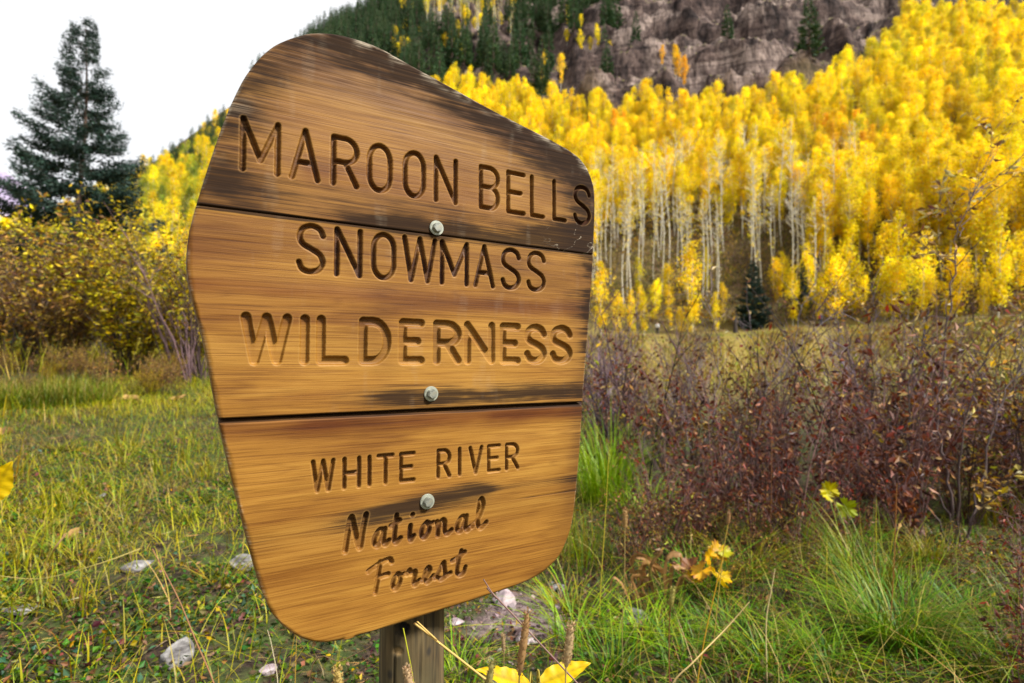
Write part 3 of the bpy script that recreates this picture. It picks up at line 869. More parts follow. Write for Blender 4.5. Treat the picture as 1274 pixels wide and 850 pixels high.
def make_sign():
    bx = np.array([-.52355, .852])
    o2 = np.array([-.1371, 1.0])
    off = 0.1005
    pc = o2 + bx * off
    zg = float(zfun(*pc)) - 0.02
    root = thing('wilderness_sign', 'carved golden brown wooden wilderness sign bolted to a weathered post', 'sign', (pc[0], pc[1], zg), math.atan2(.52355, .852))
    loc = (0, -off, 1.2853 - zg)
    for v0, v1, sd_ in ((.1905, .50015, 1), (-.1178, .1885, 2), (-.4778, -.1250, 3)):
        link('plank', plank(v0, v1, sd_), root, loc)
    # bolts: washer and hexagonal head
    for bu, bv in BOLTS:
        m = bmesh.new()
        c = bmesh.ops.create_cone(m, cap_ends=True, segments=6, radius1=.0092, radius2=.0089, depth=.0075)
        bmesh.ops.bevel(m, geom=[e for e in m.edges], offset=.0011, segments=2, affect='EDGES')
        bmesh.ops.rotate(m, verts=m.verts, matrix=__import__('mathutils').Matrix.Rotation(rad(90), 3, 'X'))
        bmesh.ops.rotate(m, verts=m.verts, matrix=__import__('mathutils').Matrix.Rotation(rad(random.uniform(0, 60)), 3, 'Y'))
        me = bpy.data.meshes.new('bolt'); m.to_mesh(me); m.free(); me.materials.append(M_BOLT)
        bo = link('bolt', me, root, (bu + loc[0], loc[1] - 0.0062, bv + loc[2]))
        m = bmesh.new()
        bmesh.ops.create_cone(m, cap_ends=True, segments=40, radius1=.0135, radius2=.0128, depth=.0026)
        bmesh.ops.bevel(m, geom=[e for e in m.edges if e.is_manifold and e.calc_face_angle(0) > .5], offset=.0006, segments=2, affect='EDGES')
        bmesh.ops.rotate(m, verts=m.verts, matrix=__import__('mathutils').Matrix.Rotation(rad(90), 3, 'X'))
        me = bpy.data.meshes.new('washer'); m.to_mesh(me); m.free(); me.materials.append(M_ZINC)
        for p in me.polygons: p.use_smooth = False
        link('washer', me, bo, (0, 0.0046, 0))
    # post
    na, nz = 140, 240
    zs = np.concatenate([np.linspace(-.25, .45, 40, endpoint=False), np.linspace(.45, 1.0, 180, endpoint=False), np.linspace(1.0, 1.62, 20)])
    nz = len(zs)
    an = np.linspace(0, 2 * np.pi, na, endpoint=False)
    A, Z = np.meshgrid(an, zs, indexing='xy')
    R = 0.060 + 0.0025 * np.cos(3 * A + 1) + 0.002 * fbm(A * 1.1, Z * 3, 5)
    crack = fbm(np.cos(A) * 5, np.sin(A) * 5 + Z * .55, 8, 3)
    R = R - 0.005 * np.clip(1 - np.abs(crack) / 0.05, 0, 1)
    R = R - 0.0012 * np.abs(fbm(A * 9, Z * 3, 11, 3))
    dark = 0.75 * np.clip(1 - np.abs(crack) / 0.05, 0, 1); warm = np.zeros_like(A)
    zc = 1.2853 - zg
    # old bolt hole and a pale scar facing the camera (front is -Y, angle 270)
    def spot(px, py):
        """angle and height on the post as seen"""
        d = (px - 505.5) / 41.5
        return rad(270) + math.asin(max(-1, min(1, d))) - rad(31.5) + 0.10, 1.25 - (py - HY) / F * 1.02 - zg
    a0, z0 = spot(498, 779)
    hd = np.hypot((((A - a0 + np.pi) % (2 * np.pi)) - np.pi) * .06 / .0145, (Z - z0) / .0125)
    R = R - 0.022 * (1 - sstep(.75, 1.05, hd)); dark = np.maximum(dark, 1 - sstep(.8, 1.1, hd))
    a1, z1 = spot(493, 806)
    hd = np.hypot((((A - a1 + np.pi) % (2 * np.pi)) - np.pi) * .06 / .012, (Z - z1) / .009) + .3 * fbm(A * 9, Z * 60, 3)
    warm = np.maximum(warm, .8 * (1 - sstep(.5, 1.1, hd))); R = R - .003 * (1 - sstep(.5, 1.1, hd))
    for px, py in ((531, 812), (484, 835)):
        a2, z2 = spot(px, py)
        hd = np.hypot((((A - a2 + np.pi) % (2 * np.pi)) - np.pi) * .06 / .008, (Z - z2) / .012)
        dark = np.maximum(dark, .8 * (1 - sstep(.3, 1.0, hd)))
    V = np.stack([R * np.cos(A), R * np.sin(A), Z], -1).reshape(-1, 3)
    i = np.arange(nz - 1)[:, None] * na; j = np.arange(na)[None]; k = (j + 1) % na
    Q = np.stack([i + j, i + k, i + na + k, i + na + j], -1).reshape(-1, 4)
    V = np.vstack([V, [[0, 0, zs[-1] + .004]]])
    T = np.stack([(nz - 1) * na + np.arange(na), (nz - 1) * na + (np.arange(na) + 1) % na, np.full(na, nz * na)], -1)
    link('post', mesh_np('post', V, Q, T, mats=[M_POST], attrs={'dark': np.append(dark.ravel(), 0), 'warm': np.append(warm.ravel(), 0)}), root)


make_sign()
# ------------------------------------------------------------------ colours (real leaf and bark colours)
GOLD = [(6, (.93, .69, .006)), (5, (.95, .75, .010)), (1.4, (.90, .58, .005)), (.8, (.62, .55, .02)), (.4, (.36, .20, .012))]
GOLDGREEN = [(3, (.72, .60, .012)), (2.5, (.50, .50, .02)), (3, (.82, .58, .010)), (.7, (.26, .32, .02))]
ORANGE = [(3, (.86, .50, .008)), (3, (.88, .58, .010)), (1, (.55, .28, .012))]
SPRUCE = [(4, (.014, .040, .032)), (3, (.026, .060, .046)), (1.5, (.050, .095, .075)), (1, (.018, .028, .018))]
FARSPR = [(4, (.034, .085, .034)), (3, (.060, .125, .042)), (1.5, (.11, .16, .048))]
WILLOWY = [(4, (.58, .45, .03)), (3, (.42, .34, .035)), (2.5, (.72, .51, .03)), (2.5, (.24, .13, .04)), (1, (.19, .21, .03))]
WILLOWB = [(4, (.34, .20, .065)), (3, (.46, .30, .10)), (3, (.15, .075, .038)), (1.4, (.55, .40, .05))]
BROWNR = [(4, (.135, .042, .024)), (3, (.22, .082, .036)), (3, (.050, .019, .018)), (1.1, (.46, .27, .14)), (.6, (.32, .07, .045))]
TWIGP = (.135, .090, .130)
TWIGD = (.045, .032, .030)
STRAW = [(3, (.42, .30, .10)), (2, (.52, .40, .17)), (2, (.30, .19, .06))]
GRN = [(4, (.13, .23, .018)), (3, (.20, .27, .022)), (2, (.085, .17, .020)), (2, (.33, .31, .03))]
YGRN = [(4, (.31, .30, .025)), (3, (.40, .34, .035)), (3, (.20, .25, .022)), (2, (.45, .33, .09)), (.6, (.32, .13, .03))]


# ------------------------------------------------------------------ tree prototypes
def proto(name, parts, cat):
    """an unlinked source thing; copies are made with copy_of"""
    return dict(name=name, parts=parts, cat=cat)


def copy_of(p, label, group, loc, rotz=0.0, scale=1.0, tilt=(0, 0), cat=None):
    o = bpy.data.objects.new(p['name'], None); COL.objects.link(o)
    o.empty_display_size = 0.3
    o.location = loc; o.rotation_euler = (tilt[0], tilt[1], rotz)
    o.scale = (scale,) * 3 if np.isscalar(scale) else scale
    tag(o, label, cat or p['cat'], group)
    for nm, me in p['parts']:
        link(nm, me, o)
    return o


def trunk_pts(H, bend=0.02, n=9):
    t = np.linspace(0, 1, n)
    ph = rng.uniform(0, 6.3, 2); a = rng.normal(0, bend, 2) * H
    return np.stack([a[0] * t ** 2 + .008 * H * np.sin(t * 7 + ph[0]), a[1] * t ** 2 + .008 * H * np.sin(t * 6 + ph[1]), t * H], 1)


def aspen_mesh(H, cb, cw, nleaf, pal, leaf=0.30, bare=0.0, twigs=26):
    """H height, cb crown base fraction, cw crown half width"""
    tr = MB(); cr_ = MB()
    P = trunk_pts(H, .025, 10)
    tr.tube(P - np.array([0, 0, .4]) * (np.linspace(1, 0, 10) ** 4)[:, None], 0.0078 * H * (1 - np.linspace(0, .85, 10)), (.6, .57, .49), 7)
    tips = []
    for i in range(twigs):
        t = cb + (0.98 - cb) * (i + rng.random()) / twigs
        if rng.random() < .12: t = rng.uniform(cb * .55, cb)
        b = np.array([np.interp(t, np.linspace(0, 1, 10), P[:, k]) for k in range(3)])
        f = (t - cb) / (1 - cb)
        prof = (np.clip(f / .28, .35, 1) if f < .28 else np.clip((1.06 - f) / .74, .1, 1) ** .6) if f > 0 else .35
        ln = cw * prof * rng.uniform(.65, 1.12)
        a = rng.uniform(0, 6.28)
        up = rng.uniform(.25, .9)
        d = np.array([math.cos(a), math.sin(a), up]); d /= np.linalg.norm(d)
        q = np.linspace(0, 1, 4)[:, None]
        pts = b + d * ln * q + np.array([0, 0, .25 * ln]) * q ** 2
        tr.tube(pts, .0035 * H * (1 - .8 * q[:, 0]) * (.5 + .5 * (1 - f)), (.42, .39, .33), 4)
        tips.append((pts, ln))
        if bare > 0:
            for _ in range(5):
                s0 = pts[rng.integers(1, 4)]
                dd = d + rng.normal(0, .5, 3) + np.array([0, 0, .4]); dd /= np.linalg.norm(dd)
                tr.tube(np.stack([s0, s0 + dd * ln * .35, s0 + dd * ln * .7 + [0, 0, .1]]), [.015, .010, .005], (.30, .25, .22), 3)
    n = int(nleaf * (1 - bare))
    if n > 0:
        per = n // len(tips) + 1
        for pts, ln in tips:
            c = lerp(pts[1], pts[3], rng.uniform(.3, 1.0, (per, 1)))
            c = c + rng.normal(0, 1, (per, 3)) * np.array([.31, .31, .34]) * max(ln, .5) ** .6
            tone = np.exp(rng.normal(0, .16))
            cr_.leaves(c, unit(per), leaf * rng.uniform(.7, 1.3, per), leaf * rng.uniform(.6, .95, per), pick(per, pal, .14) * tone)
    parts = [('trunk', tr.mesh('trunk', [M_BARK_A]))]
    if n > 0: parts.append(('crown', cr_.mesh('crown', [M_GOLD], smooth=False)))
    return parts


def spruce_mesh(H, wid, ntier, detail, pal, droop=.25, gap=0.0, cb=0.06, needle=.28, taper=.85):
    tr = MB(); cr_ = MB()
    P = trunk_pts(H, .006, 10)
    tr.tube(P - np.array([0, 0, .5]) * (np.linspace(1, 0, 10) ** 4)[:, None], 0.0135 * H * (1 - np.linspace(0, .96, 10)), (.12, .08, .06), 7)
    for i in range(ntier):
        t = cb + (0.99 - cb) * ((i + rng.random() * .8) / ntier) ** .92
        nb = max(3, int(rng.integers(4, 7) * (1 - .3 * t)))
        a0 = rng.uniform(0, 6.28)
        for k in range(nb):
            if rng.random() < gap: continue
            a = a0 + k * 6.283 / nb + rng.normal(0, .22)
            ln = wid * ((1 - t) ** taper * rng.uniform(.72, 1.18) + .035)
            q = np.linspace(0, 1, 6)
            b = np.array([0, 0, t * H + rng.normal(0, .012) * H])
            rise = .34 * (t - .35)
            z = (rise * q - droop * (1 - t) * q * (1 - .75 * q) * 1.6 + .18 * q ** 3) * ln
            pts = b + np.stack([np.cos(a) * q * ln, np.sin(a) * q * ln, z], 1)
            tr.tube(pts, .0022 * H * (1 - .85 * q) * (.4 + .6 * (1 - t)), (.10, .07, .05), 3)
            m = max(4, int(detail * (ln / wid + .12)))
            s = rng.uniform(.12, 1, m) ** .75
            c = np.stack([np.interp(s, q, pts[:, j]) for j in range(3)], 1)
            sg = np.where(rng.random(m) < .5, 1, -1); ta = a + sg * rng.uniform(.6, 1.15, m); lt_ = (.06 * wid + .26 * ln * (1 - s)) * rng.random(m) ** .8
            c = c + np.stack([np.cos(ta) * lt_, np.sin(ta) * lt_, -.18 * lt_ + rng.normal(0, .02 * wid, m)], 1)
            sd_ = np.where(rng.random(m) < .5, 1, -1) * rng.uniform(.3, 1.1, m)
            ax = np.stack([np.cos(a + sd_), np.sin(a + sd_), rng.normal(-.12, .35, m)], 1)
            lw = needle * rng.uniform(.6, 1.25, m) * (.55 + .45 * (1 - s)) * (.45 + .7 * (1 - t))
            cr_.leaves(c, ax, lw, lw * rng.uniform(.26, .42, m), pick(m, pal, .22), cup=.1)
    return [('trunk', tr.mesh('trunk', [M_BARK_S])), ('crown', cr_.mesh('crown', [M_NEEDLE], smooth=False))]


ASPENS = [proto('aspen_tree', aspen_mesh(rng.uniform(9.5, 14), rng.uniform(.34, .5), rng.uniform(1.55, 2.15), 3300, GOLD if i < 4 else (GOLDGREEN if i == 4 else ORANGE), .205, 0, 44), 'tree') for i in range(6)]
FRONT = [proto('aspen_tree', aspen_mesh(rng.uniform(14, 18), rng.uniform(.34, .5), rng.uniform(1.6, 2.2), 3400, GOLD, .205, 0, 50), 'tree') for i in range(4)]
BARE = [proto('bare_aspen', aspen_mesh(rng.uniform(15, 19), rng.uniform(.5, .62), 1.7, 260, GOLD, .26, .65 if i % 2 else .97, 22), 'tree') for i in range(4)]
YOUNG = [proto('young_aspen', aspen_mesh(rng.uniform(5.0, 6.8), rng.uniform(.10, .3), rng.uniform(.95, 1.35), 1150, GOLD, .19, 0, 24), 'tree') for i in range(3)]
FARS = [proto('spruce_tree', spruce_mesh(rng.uniform(12, 15), rng.uniform(2.0, 2.5), 26, 50, FARSPR, .3, .03, .03, .85), 'tree') for i in range(4)]


def project_ok(px, py, m=60):
    return -m < px < 1274 + m and py > -140


def grid_pts(r0, r1, ph0, ph1, cell):
    """jittered points over a sector of ground"""
    R = r1; xs = np.arange(-R, R, cell); ys = np.arange(r0 * .4, r1, cell)
    X, Y = np.meshgrid(xs, ys); X = X.ravel() + rng.uniform(-.46, .46, X.size) * cell; Y = Y.ravel() + rng.uniform(-.46, .46, Y.size) * cell
    r, ph = polar(X, Y)
    k = (r > r0) & (r < r1) & (ph > ph0) & (ph < ph1)
    return X[k], Y[k]


# --- the golden stand on the mountainside
X, Y = grid_pts(90, 230, -27, 48, 2.35)
Z = zfun(X, Y); r, ph = polar(X, Y)
PX, PY = proj(X, Y, Z)
bnd = np.interp(PX, BND_X, BND_Y)
thin = fbm(X * .07, Y * .07, 101, 3)
ok = (PY > bnd + 8 + 8 * thin) & (PX < 1330) & (PX > 300) & (PY > -60)
openg = (PX > 745) & (PX < 1010) & (r < 106)                       # front rows thin and leafless here
ok &= ~openg
ok &= rng.random(len(X)) < np.where(thin < -.42, .45, .95)
ok &= r > 93 + 3 * fbm(X * .05, Y * .05, 103)
ga = [(X[i], Y[i], Z[i], r[i], PX[i], PY[i]) for i in np.nonzero(ok)[0]]
ga.sort(key=lambda g: g[3])
cards = []
PXc = lambda px, py: 930 < px < 1190 and py < 130 or rng.random() < .15
for n, g in enumerate(ga):
    x, y, z, rr, px, py = g
    front = rr < 107
    up = fbm(np.array([x * .05]), np.array([y * .05]), 107, 3)[0]
    if front: src = FRONT[rng.integers(4)]; s = rng.uniform(.8, 1.08)
    else:
        k = rng.integers(4)
        if (up > .40 and rng.random() < .3) or (((px - 1060) / 75) ** 2 + ((py - 80) / 40) ** 2 < 1 and rng.random() < .6): k = 4
        elif (690 < px < 870 and py < 150 and up < .1) or up < -.5 or (((px - 1035) / 55) ** 2 + ((py - 225) / 50) ** 2 < 1 and rng.random() < .28): k = 5
        src = ASPENS[k]; s = rng.uniform(.55, .98)
    cards.append((src, (x, y, z), rng.uniform(0, 6.28), s))
hid = [300 < g[4] < 728 and g[5] > 165 for g in ga]
cards = [c for c, h_ in zip(cards, hid) if not h_] + [c for c, h_ in zip(cards, hid) if h_]
LBL_FRONT = 'golden aspen with tall bare trunk along the front edge of the mountainside stand'
LBL_MASS = 'golden aspen packed in the dense yellow stand covering the mountainside below the cliffs'
for n, (src, loc, rz, s) in enumerate(cards[:190]):
    f = src in FRONT
    copy_of(src, LBL_FRONT if f else LBL_MASS, 'tall trunked aspens at the front of the stand' if f else 'golden aspens on the mountainside', loc, rz, s)


def stuff_instances(name, cards, label, cat=None):
    """everything past the limit: one object whose points carry the same trees"""
    protos = []
    keys = []
    coll = bpy.data.collections.new(name + '_sources')
    for src, *_ in cards:
        if id(src) not in keys:
            keys.append(id(src)); protos.append(src)
    for k, p in enumerate(protos):
        bm = bmesh.new(); mats = []
        for _, me in p['parts']:
            n0 = len(bm.faces)
            bm.from_mesh(me); bm.faces.ensure_lookup_table()
            for fc in bm.faces[n0:]: fc.material_index = len(mats)
            mats.append(me.materials[0])
        me = bpy.data.meshes.new(f'{name}_source'); bm.to_mesh(me); bm.free()
        for m in mats: me.materials.append(m)
        coll.objects.link(bpy.data.objects.new(f'{k:02d}_source', me))
    V = np.array([c[1] for c in cards])
    me = mesh_np(name, V, attrs={'rz': [c[2] for c in cards], 'sc': [c[3] for c in cards], 'pi': [keys.index(id(c[0])) + .01 for c in cards]})
    ob = link(name, me)
    ng = bpy.data.node_groups.new(name, 'GeometryNodeTree')
    ng.interface.new_socket('Geometry', in_out='INPUT', socket_type='NodeSocketGeometry')
    ng.interface.new_socket('Geometry', in_out='OUTPUT', socket_type='NodeSocketGeometry')
    gi = ng.nodes.new('NodeGroupInput'); go = ng.nodes.new('NodeGroupOutput')
    ip = ng.nodes.new('GeometryNodeInstanceOnPoints'); ci = ng.nodes.new('GeometryNodeCollectionInfo')
    ci.inputs['Collection'].default_value = coll; ci.inputs['Separate Children'].default_value = True; ci.inputs['Reset Children'].default_value = True
    def na(nm):
        a = ng.nodes.new('GeometryNodeInputNamedAttribute'); a.data_type = 'FLOAT'; a.inputs['Name'].default_value = nm
        return a.outputs['Attribute']
    cx = ng.nodes.new('ShaderNodeCombineXYZ'); fi = ng.nodes.new('FunctionNodeFloatToInt'); fi.rounding_mode = 'FLOOR'
    e2 = ng.nodes.new('FunctionNodeEulerToRotation')
    l = ng.links.new
    l(na('rz'), cx.inputs['Z']); l(cx.outputs[0], e2.inputs[0]); l(e2.outputs[0], ip.inputs['Rotation'])
    l(na('pi'), fi.inputs[0]); l(fi.outputs[0], ip.inputs['Instance Index'])
    l(na('sc'), ip.inputs['Scale'])
    ip.inputs['Pick Instance'].default_value = True
    l(ci.outputs[0], ip.inputs['Instance']); l(gi.outputs[0], ip.inputs['Points']); l(ip.outputs[0], go.inputs[0])
    md = ob.modifiers.new('scatter', 'NODES'); md.node_group = ng
    return tag(ob, label, cat, kind='stuff')


stuff_instances('aspen_forest', cards[190:], 'unbroken golden aspen forest higher up the mountainside')

# --- leafless white trunks in front of the stand
X, Y = grid_pts(90, 113, 3, 34, 2.0)
Z = zfun(X, Y); PX, PY = proj(X, Y, Z)
for i in np.nonzero((PX > 735) & (PX < 1075) & (rng.random(len(X)) < np.where(PX < 1010, .34, .12)))[0]:
    copy_of(BARE[rng.integers(4)], 'slender white aspen trunk standing almost leafless before the golden stand', 'bare white aspens at the forest edge', (X[i], Y[i], Z[i]), rng.uniform(0, 6.28), rng.uniform(.8, 1.1))
# --- young yellow aspens along the foot
for px, d, s, lab in ((862, 80, 1.95, 'young golden aspen standing alone before bare white trunks'), (748, 74, 1.5, 'bushy yellow aspen just beside the right edge of the sign'),
                      (770, 77, .95, None), (802, 79, .95, None), (832, 84, .85, None), (788, 78, .6, None), (846, 80, .6, None), (900, 83, .8, None), (968, 83, .75, None), (975, 84, 1.0, None),
                      (1010, 86, 1.35, None), (1052, 84, .9, None), (1075, 88, 1.25, None), (1092, 84, 1.5, None), (1130, 90, 1.2, None), (1160, 90, 1.3, None), (1195, 84, 1.9, None),
                      (1225, 90, 1.35, None), (1255, 88, 1.55, None), (1290, 88, 1.2, None), (1118, 82, .7, None), (1030, 82, .75, None), (890, 82, .7, None), (1180, 80, .65, None), (1240, 82, .8, None), (860, 76, .55, None), (990, 80, .6, None)):
    p = at(px, d)
    copy_of(YOUNG[rng.integers(3)], lab or 'low yellow aspen sapling at the meadow edge below the forest', None if lab else 'aspen saplings along the meadow edge', p, rng.uniform(0, 6.28), s)
for k in range(64):
    a = math.atan((rng.uniform(742, 1300) - 637) / F); rr = rng.uniform(84, 96); x, y = rr * math.sin(a), rr * math.cos(a)
    if abs(x / y * F + 637 - 938) < 30: continue
    copy_of(YOUNG[rng.integers(3)], 'low yellow aspen sapling at the meadow edge below the forest', 'aspen saplings along the meadow edge', (x, y, float(zfun(x, y))), rng.uniform(0, 6.28), (lambda q: (q * rng.uniform(.8, 1.25), q * rng.uniform(.8, 1.25), q * rng.uniform(.85, 1.3)))(rng.uniform(.35, 1.1) + (.4 if x / y > .55 else 0)), tilt=tuple(rng.normal(0, .05, 2)))
# --- spruces at the forest foot
SP_MID = proto('spruce_tree', spruce_mesh(11, 2.7, 36, 230, SPRUCE, .25, .0, .02, .55), 'tree')
copy_of(SP_MID, 'dark green spruce alone among the yellow aspens at the meadow edge', None, at(938, 79) - [0, 0, .3], .4, (.92, .92, .86))
copy_of(SP_MID, 'narrow dark spruce half hidden by yellow saplings beside the hiker', None, at(1001, 80), 1.4, (.42, .42, .62))
# --- spruces over the cliffs and along the skyline
SPX, SPY = grid_pts(100, 440, -25, 36, 4.4)
SZ = zfun(SPX, SPY); PX, PY = proj(SPX, SPY, SZ); r, ph = polar(SPX, SPY)
b = np.interp(PX, BND_X, BND_Y)
clump = fbm(SPX * .035, SPY * .035, 121, 3)
dens = np.where(PX < 560, .80 + .5 * clump, np.where(PX < 770, np.where(PY < 78 + 20 * clump, .75 + .8 * clump, .30 + .7 * np.clip(clump, 0, 1)), .03 + .16 * np.clip(clump - .05, 0, 1)))
gapst = (PX > 530) & (PX < 640) & (PY > 8) & (PY < 60) & (r < 330)
dens = np.where(gapst, .05, dens * np.where(PX > 690, .45, 1) * np.where((PX < 560) & (clump < -.1), .5, 1))
ok = (PY < b - 2) & (PX > 290) & (PX < 1300) & (PY > -70) & (rng.random(len(SPX)) < dens)
sp = [(SPX[i], SPY[i], SZ[i], r[i]) for i in np.nonzero(ok)[0]]
sp.sort(key=lambda s: s[3])
spc = [(FARS[rng.integers(4)], (s[0], s[1], s[2] - .3), rng.uniform(0, 6.28), rng.uniform(.7, 1.45)) for s in sp]
for c in spc[:240]:
    copy_of(c[0], 'dark spruce among many rooted on the rocky ledges above the aspens', 'spruces on the cliff ledges', c[1], c[2], c[3])
if len(spc) > 240:
    stuff_instances('spruce_forest', spc[240:], 'dark spruce forest along the high ridge')
# --- aspens high on the ledges: pale leafless stand with yellow tops and a few yellow clumps
hi = np.nonzero(gapst & (PY > 12) & (rng.random(len(SPX)) < .8))[0]
for i in hi[:64]:
    copy_of(BARE[(1, 3)[rng.integers(2)]], 'pale thin aspen in the high stand between the spruces', 'pale aspens in the high ledge stand', (SPX[i], SPY[i], SZ[i]), rng.uniform(0, 6.28), rng.uniform(.5, .75))
for px, py, n in ((590, 30, 9), (565, 40, 8), (625, 22, 8), (520, 42, 14), (497, 62, 6), (488, 85, 5), (715, 38, 4), (745, 60, 3), (680, 92, 3), (840, 100, 4), (560, 62, 8), (500, 30, 6)):
    c = gpt(px, py, 90, 420)
    for k in range(n):
        q = c + np.array([rng.normal(0, c[1] * .016), rng.normal(0, 4), 0]); q[2] = zfun(q[0], q[1])
        copy_of(ASPENS[rng.integers(4) if px < 800 else 5], 'small yellow aspen clump tree among dark spruces on the ledges', 'yellow aspens between the ledge spruces', q, rng.uniform(0, 6.28), rng.uniform(.5, .8))
LG = [(3, (.60, .55, .02)), (3, (.36, .42, .03)), (2, (.22, .30, .03)), (2, (.80, .58, .012))]
LEFTA = [proto('aspen_tree', aspen_mesh(rng.uniform(8, 11), .2, 1.7, 1500, LG if i else [(3, (.20, .28, .03)), (2, (.40, .42, .03)), (1, (.10, .17, .03))], .25, 0, 34), 'tree') for i in range(3)]
# --- left hillside behind the bushes
X, Y = grid_pts(46, 250, -45, -12, 3.3)
Z = zfun(X, Y); PX, PY = proj(X, Y, Z); r, ph = polar(X, Y)
ok = (PX > -60) & (PX < 330)
nl = fbm(X * .06, Y * .06, 131, 3)
lc = []
for i in np.nonzero(ok)[0]:
    lim = np.interp(PX[i], [0, 100, 180, 230, 290], [262, 252, 238, 205, 178])
    if PY[i] < lim + 8 * nl[i] + (14 if PX[i] > 215 else 0) and rng.random() < .7:
        lc.append((FARS[rng.integers(4)], (X[i], Y[i], Z[i]), rng.uniform(0, 6.28), rng.uniform(.35, .75)))
    else:
        lc.append((LEFTA[rng.integers(3)] if rng.random() < .8 else ASPENS[rng.integers(4)], (X[i], Y[i], Z[i]), rng.uniform(0, 6.28), rng.uniform(.5, .8)))
lc.sort(key=lambda c: c[1][1])
na_ = 0
for c in lc[:90]:
    if c[0] in FARS: copy_of(c[0], 'small dark spruce on the hillside skyline left of the sign', 'spruces on the left hillside', *c[1:])
    elif na_ < 60:
        copy_of(c[0], 'yellow green aspen on the hillside behind the willow bushes', 'aspens on the left hillside', *c[1:]); na_ += 1
stuff_instances('hillside_forest', lc[90:], 'mixed yellow and green forest on the far left hillside')

# --- the big spruce behind the bushes
BIG = proto('spruce_tree', spruce_mesh(12.2, 4.2, 44, 1150, SPRUCE, .40, .16, .02, .27, 1.08), 'tree')
p = at(94, 20.5)
copy_of(BIG, 'large dark blue green spruce with ragged open branches against the white sky', None, p - [0, 0, 0.3], .6, (1.02, 1.02, 1.03))
for px, d, s in ((6, 26, .95), (196, 30, .95), (228, 27, .9), (255, 33, 1.2), (150, 36, 1.0), (60, 34, .9)):
    copy_of(YOUNG[rng.integers(3)], 'bright yellow young aspen showing behind the willow bushes', 'yellow aspens behind the left bushes', at(px, d), rng.uniform(0, 6.28), s)


# ------------------------------------------------------------------ shrubs
def shrub(nst, H, spread, nleaf, pal, leaf, lw, twig=TWIGD, droop=0.0, low=.15, side=4, rad0=.008, upb=.0, high=1.0, vary=.6):
    st = MB(); lf = MB()
    for i in range(nst):
        a = rng.uniform(0, 6.28); ln = H * rng.uniform(vary, 1.08); sp_ = spread * math.sqrt(rng.random())
        q = np.linspace(0, 1, 7)
        b = np.array([math.cos(a) * .14 * spread * rng.random(), math.sin(a) * .14 * spread * rng.random(), -.06])
        hx = sp_ * (q ** 1.25)
        wv = rng.normal(0, .018, (7, 3)) * H * q[:, None]
        pts = b + np.stack([np.cos(a) * hx, np.sin(a) * hx, q * ln], 1) + wv
        cl = np.array(twig) * np.exp(rng.normal(0, .5))
        st.tube(pts, rad0 * (1 - .85 * q) * rng.uniform(.7, 1.2), cl, 5)
        segs = [(pts, ln)]
        for _ in range(side):
            t = rng.uniform(.25, .92); s0 = np.array([np.interp(t, q, pts[:, k]) for k in range(3)])
            aa = a + rng.normal(0, 1.1); d = np.array([math.cos(aa), math.sin(aa), rng.uniform(.5, 1.6)]); d /= np.linalg.norm(d)
            l2 = ln * rng.uniform(.16, .36); q2 = np.linspace(0, 1, 4)[:, None]
            p2 = s0 + d * l2 * q2 + rng.normal(0, .02, (4, 3)) * l2 * q2 + np.array([0, 0, .12]) * l2 * q2 ** 2
            st.tube(p2, rad0 * .45 * (1 - .8 * q2[:, 0]), cl * .95, 4); segs.append((p2, l2))
        per = int(nleaf / nst / len(segs)) + 1
        for ps, l_ in segs:
            if nleaf == 0: break
            m = max(1, int(per * rng.uniform(.3, 1.7)))
            qq = np.linspace(0, 1, len(ps)); t = np.clip(rng.uniform(low, high, m), 0, 1)
            c = np.stack([np.interp(t, qq, ps[:, k]) for k in range(3)], 1) + rng.normal(0, .012, (m, 3))
            D = unit(m, -.7, .8) + np.array([0, 0, upb - droop])
            lf.leaves(c, D, leaf * rng.uniform(.55, 1.25, m), lw * rng.uniform(.6, 1.25, m), pick(m, pal, .2))
    parts = [('stems', st.mesh('stems', [M_TWIG]))]
    if nleaf: parts.append(('foliage', lf.mesh('foliage', [M_LEAF], smooth=False)))
    return parts


WB = [proto('willow_bush', shrub(44, 2.35, 1.35, 3700, WILLOWY if i < 2 else WILLOWB, .10, .042, (.09, .065, .05), 0, .1, 6, .010), 'bush') for i in range(3)]
TALL = proto('willow_bush', shrub(34, 3.1, 1.1, 2000, WILLOWY, .085, .030, (.12, .10, .11), 0, .12, 5, .011), 'bush')
for k, (src, px, d, sc_, lab) in enumerate((
        (1, 165, 9.9, (1.1, 1.1, 1.0), 'full willow bush with bright yellow green leaves beneath the big spruce'),
        (2, 12, 9.5, (1.35, 1.2, 1.08), 'dry tan willow bush with dark twigs at the left edge of the meadow'),
        (0, 92, 11.4, (1.1, 1.1, 1.35), 'olive willow bush rising to a point before the spruce trunk'),
        (2, 72, 9.7, (.9, .9, .85), 'low brown leaved bush between the tan and the yellow willow bushes'),
        (0, 228, 10.0, (1.0, 1.0, 1.05), 'willow bush with dark bare lower stems tucked against the left edge of the sign'),
        (1, 290, 11.4, (1.0, 1.0, 1.1), None), (2, -70, 10.8, (1.3, 1.3, 1.1), None))):
    copy_of(WB[src], lab or 'willow bush mostly hidden at the end of the left thicket', None if lab else 'outer bushes of the left thicket', at(px, d), rng.uniform(0, 6.28), sc_)
copy_of(TALL, 'tall loose willow with pale leaves and dark stems just left of the sign', None, at(228, 12.2), .3, 1.0)
copy_of(TALL, 'tall sparse willow behind the tan bush showing yellow tips', None, at(135, 13.6), 2.3, (1, 1, .85))

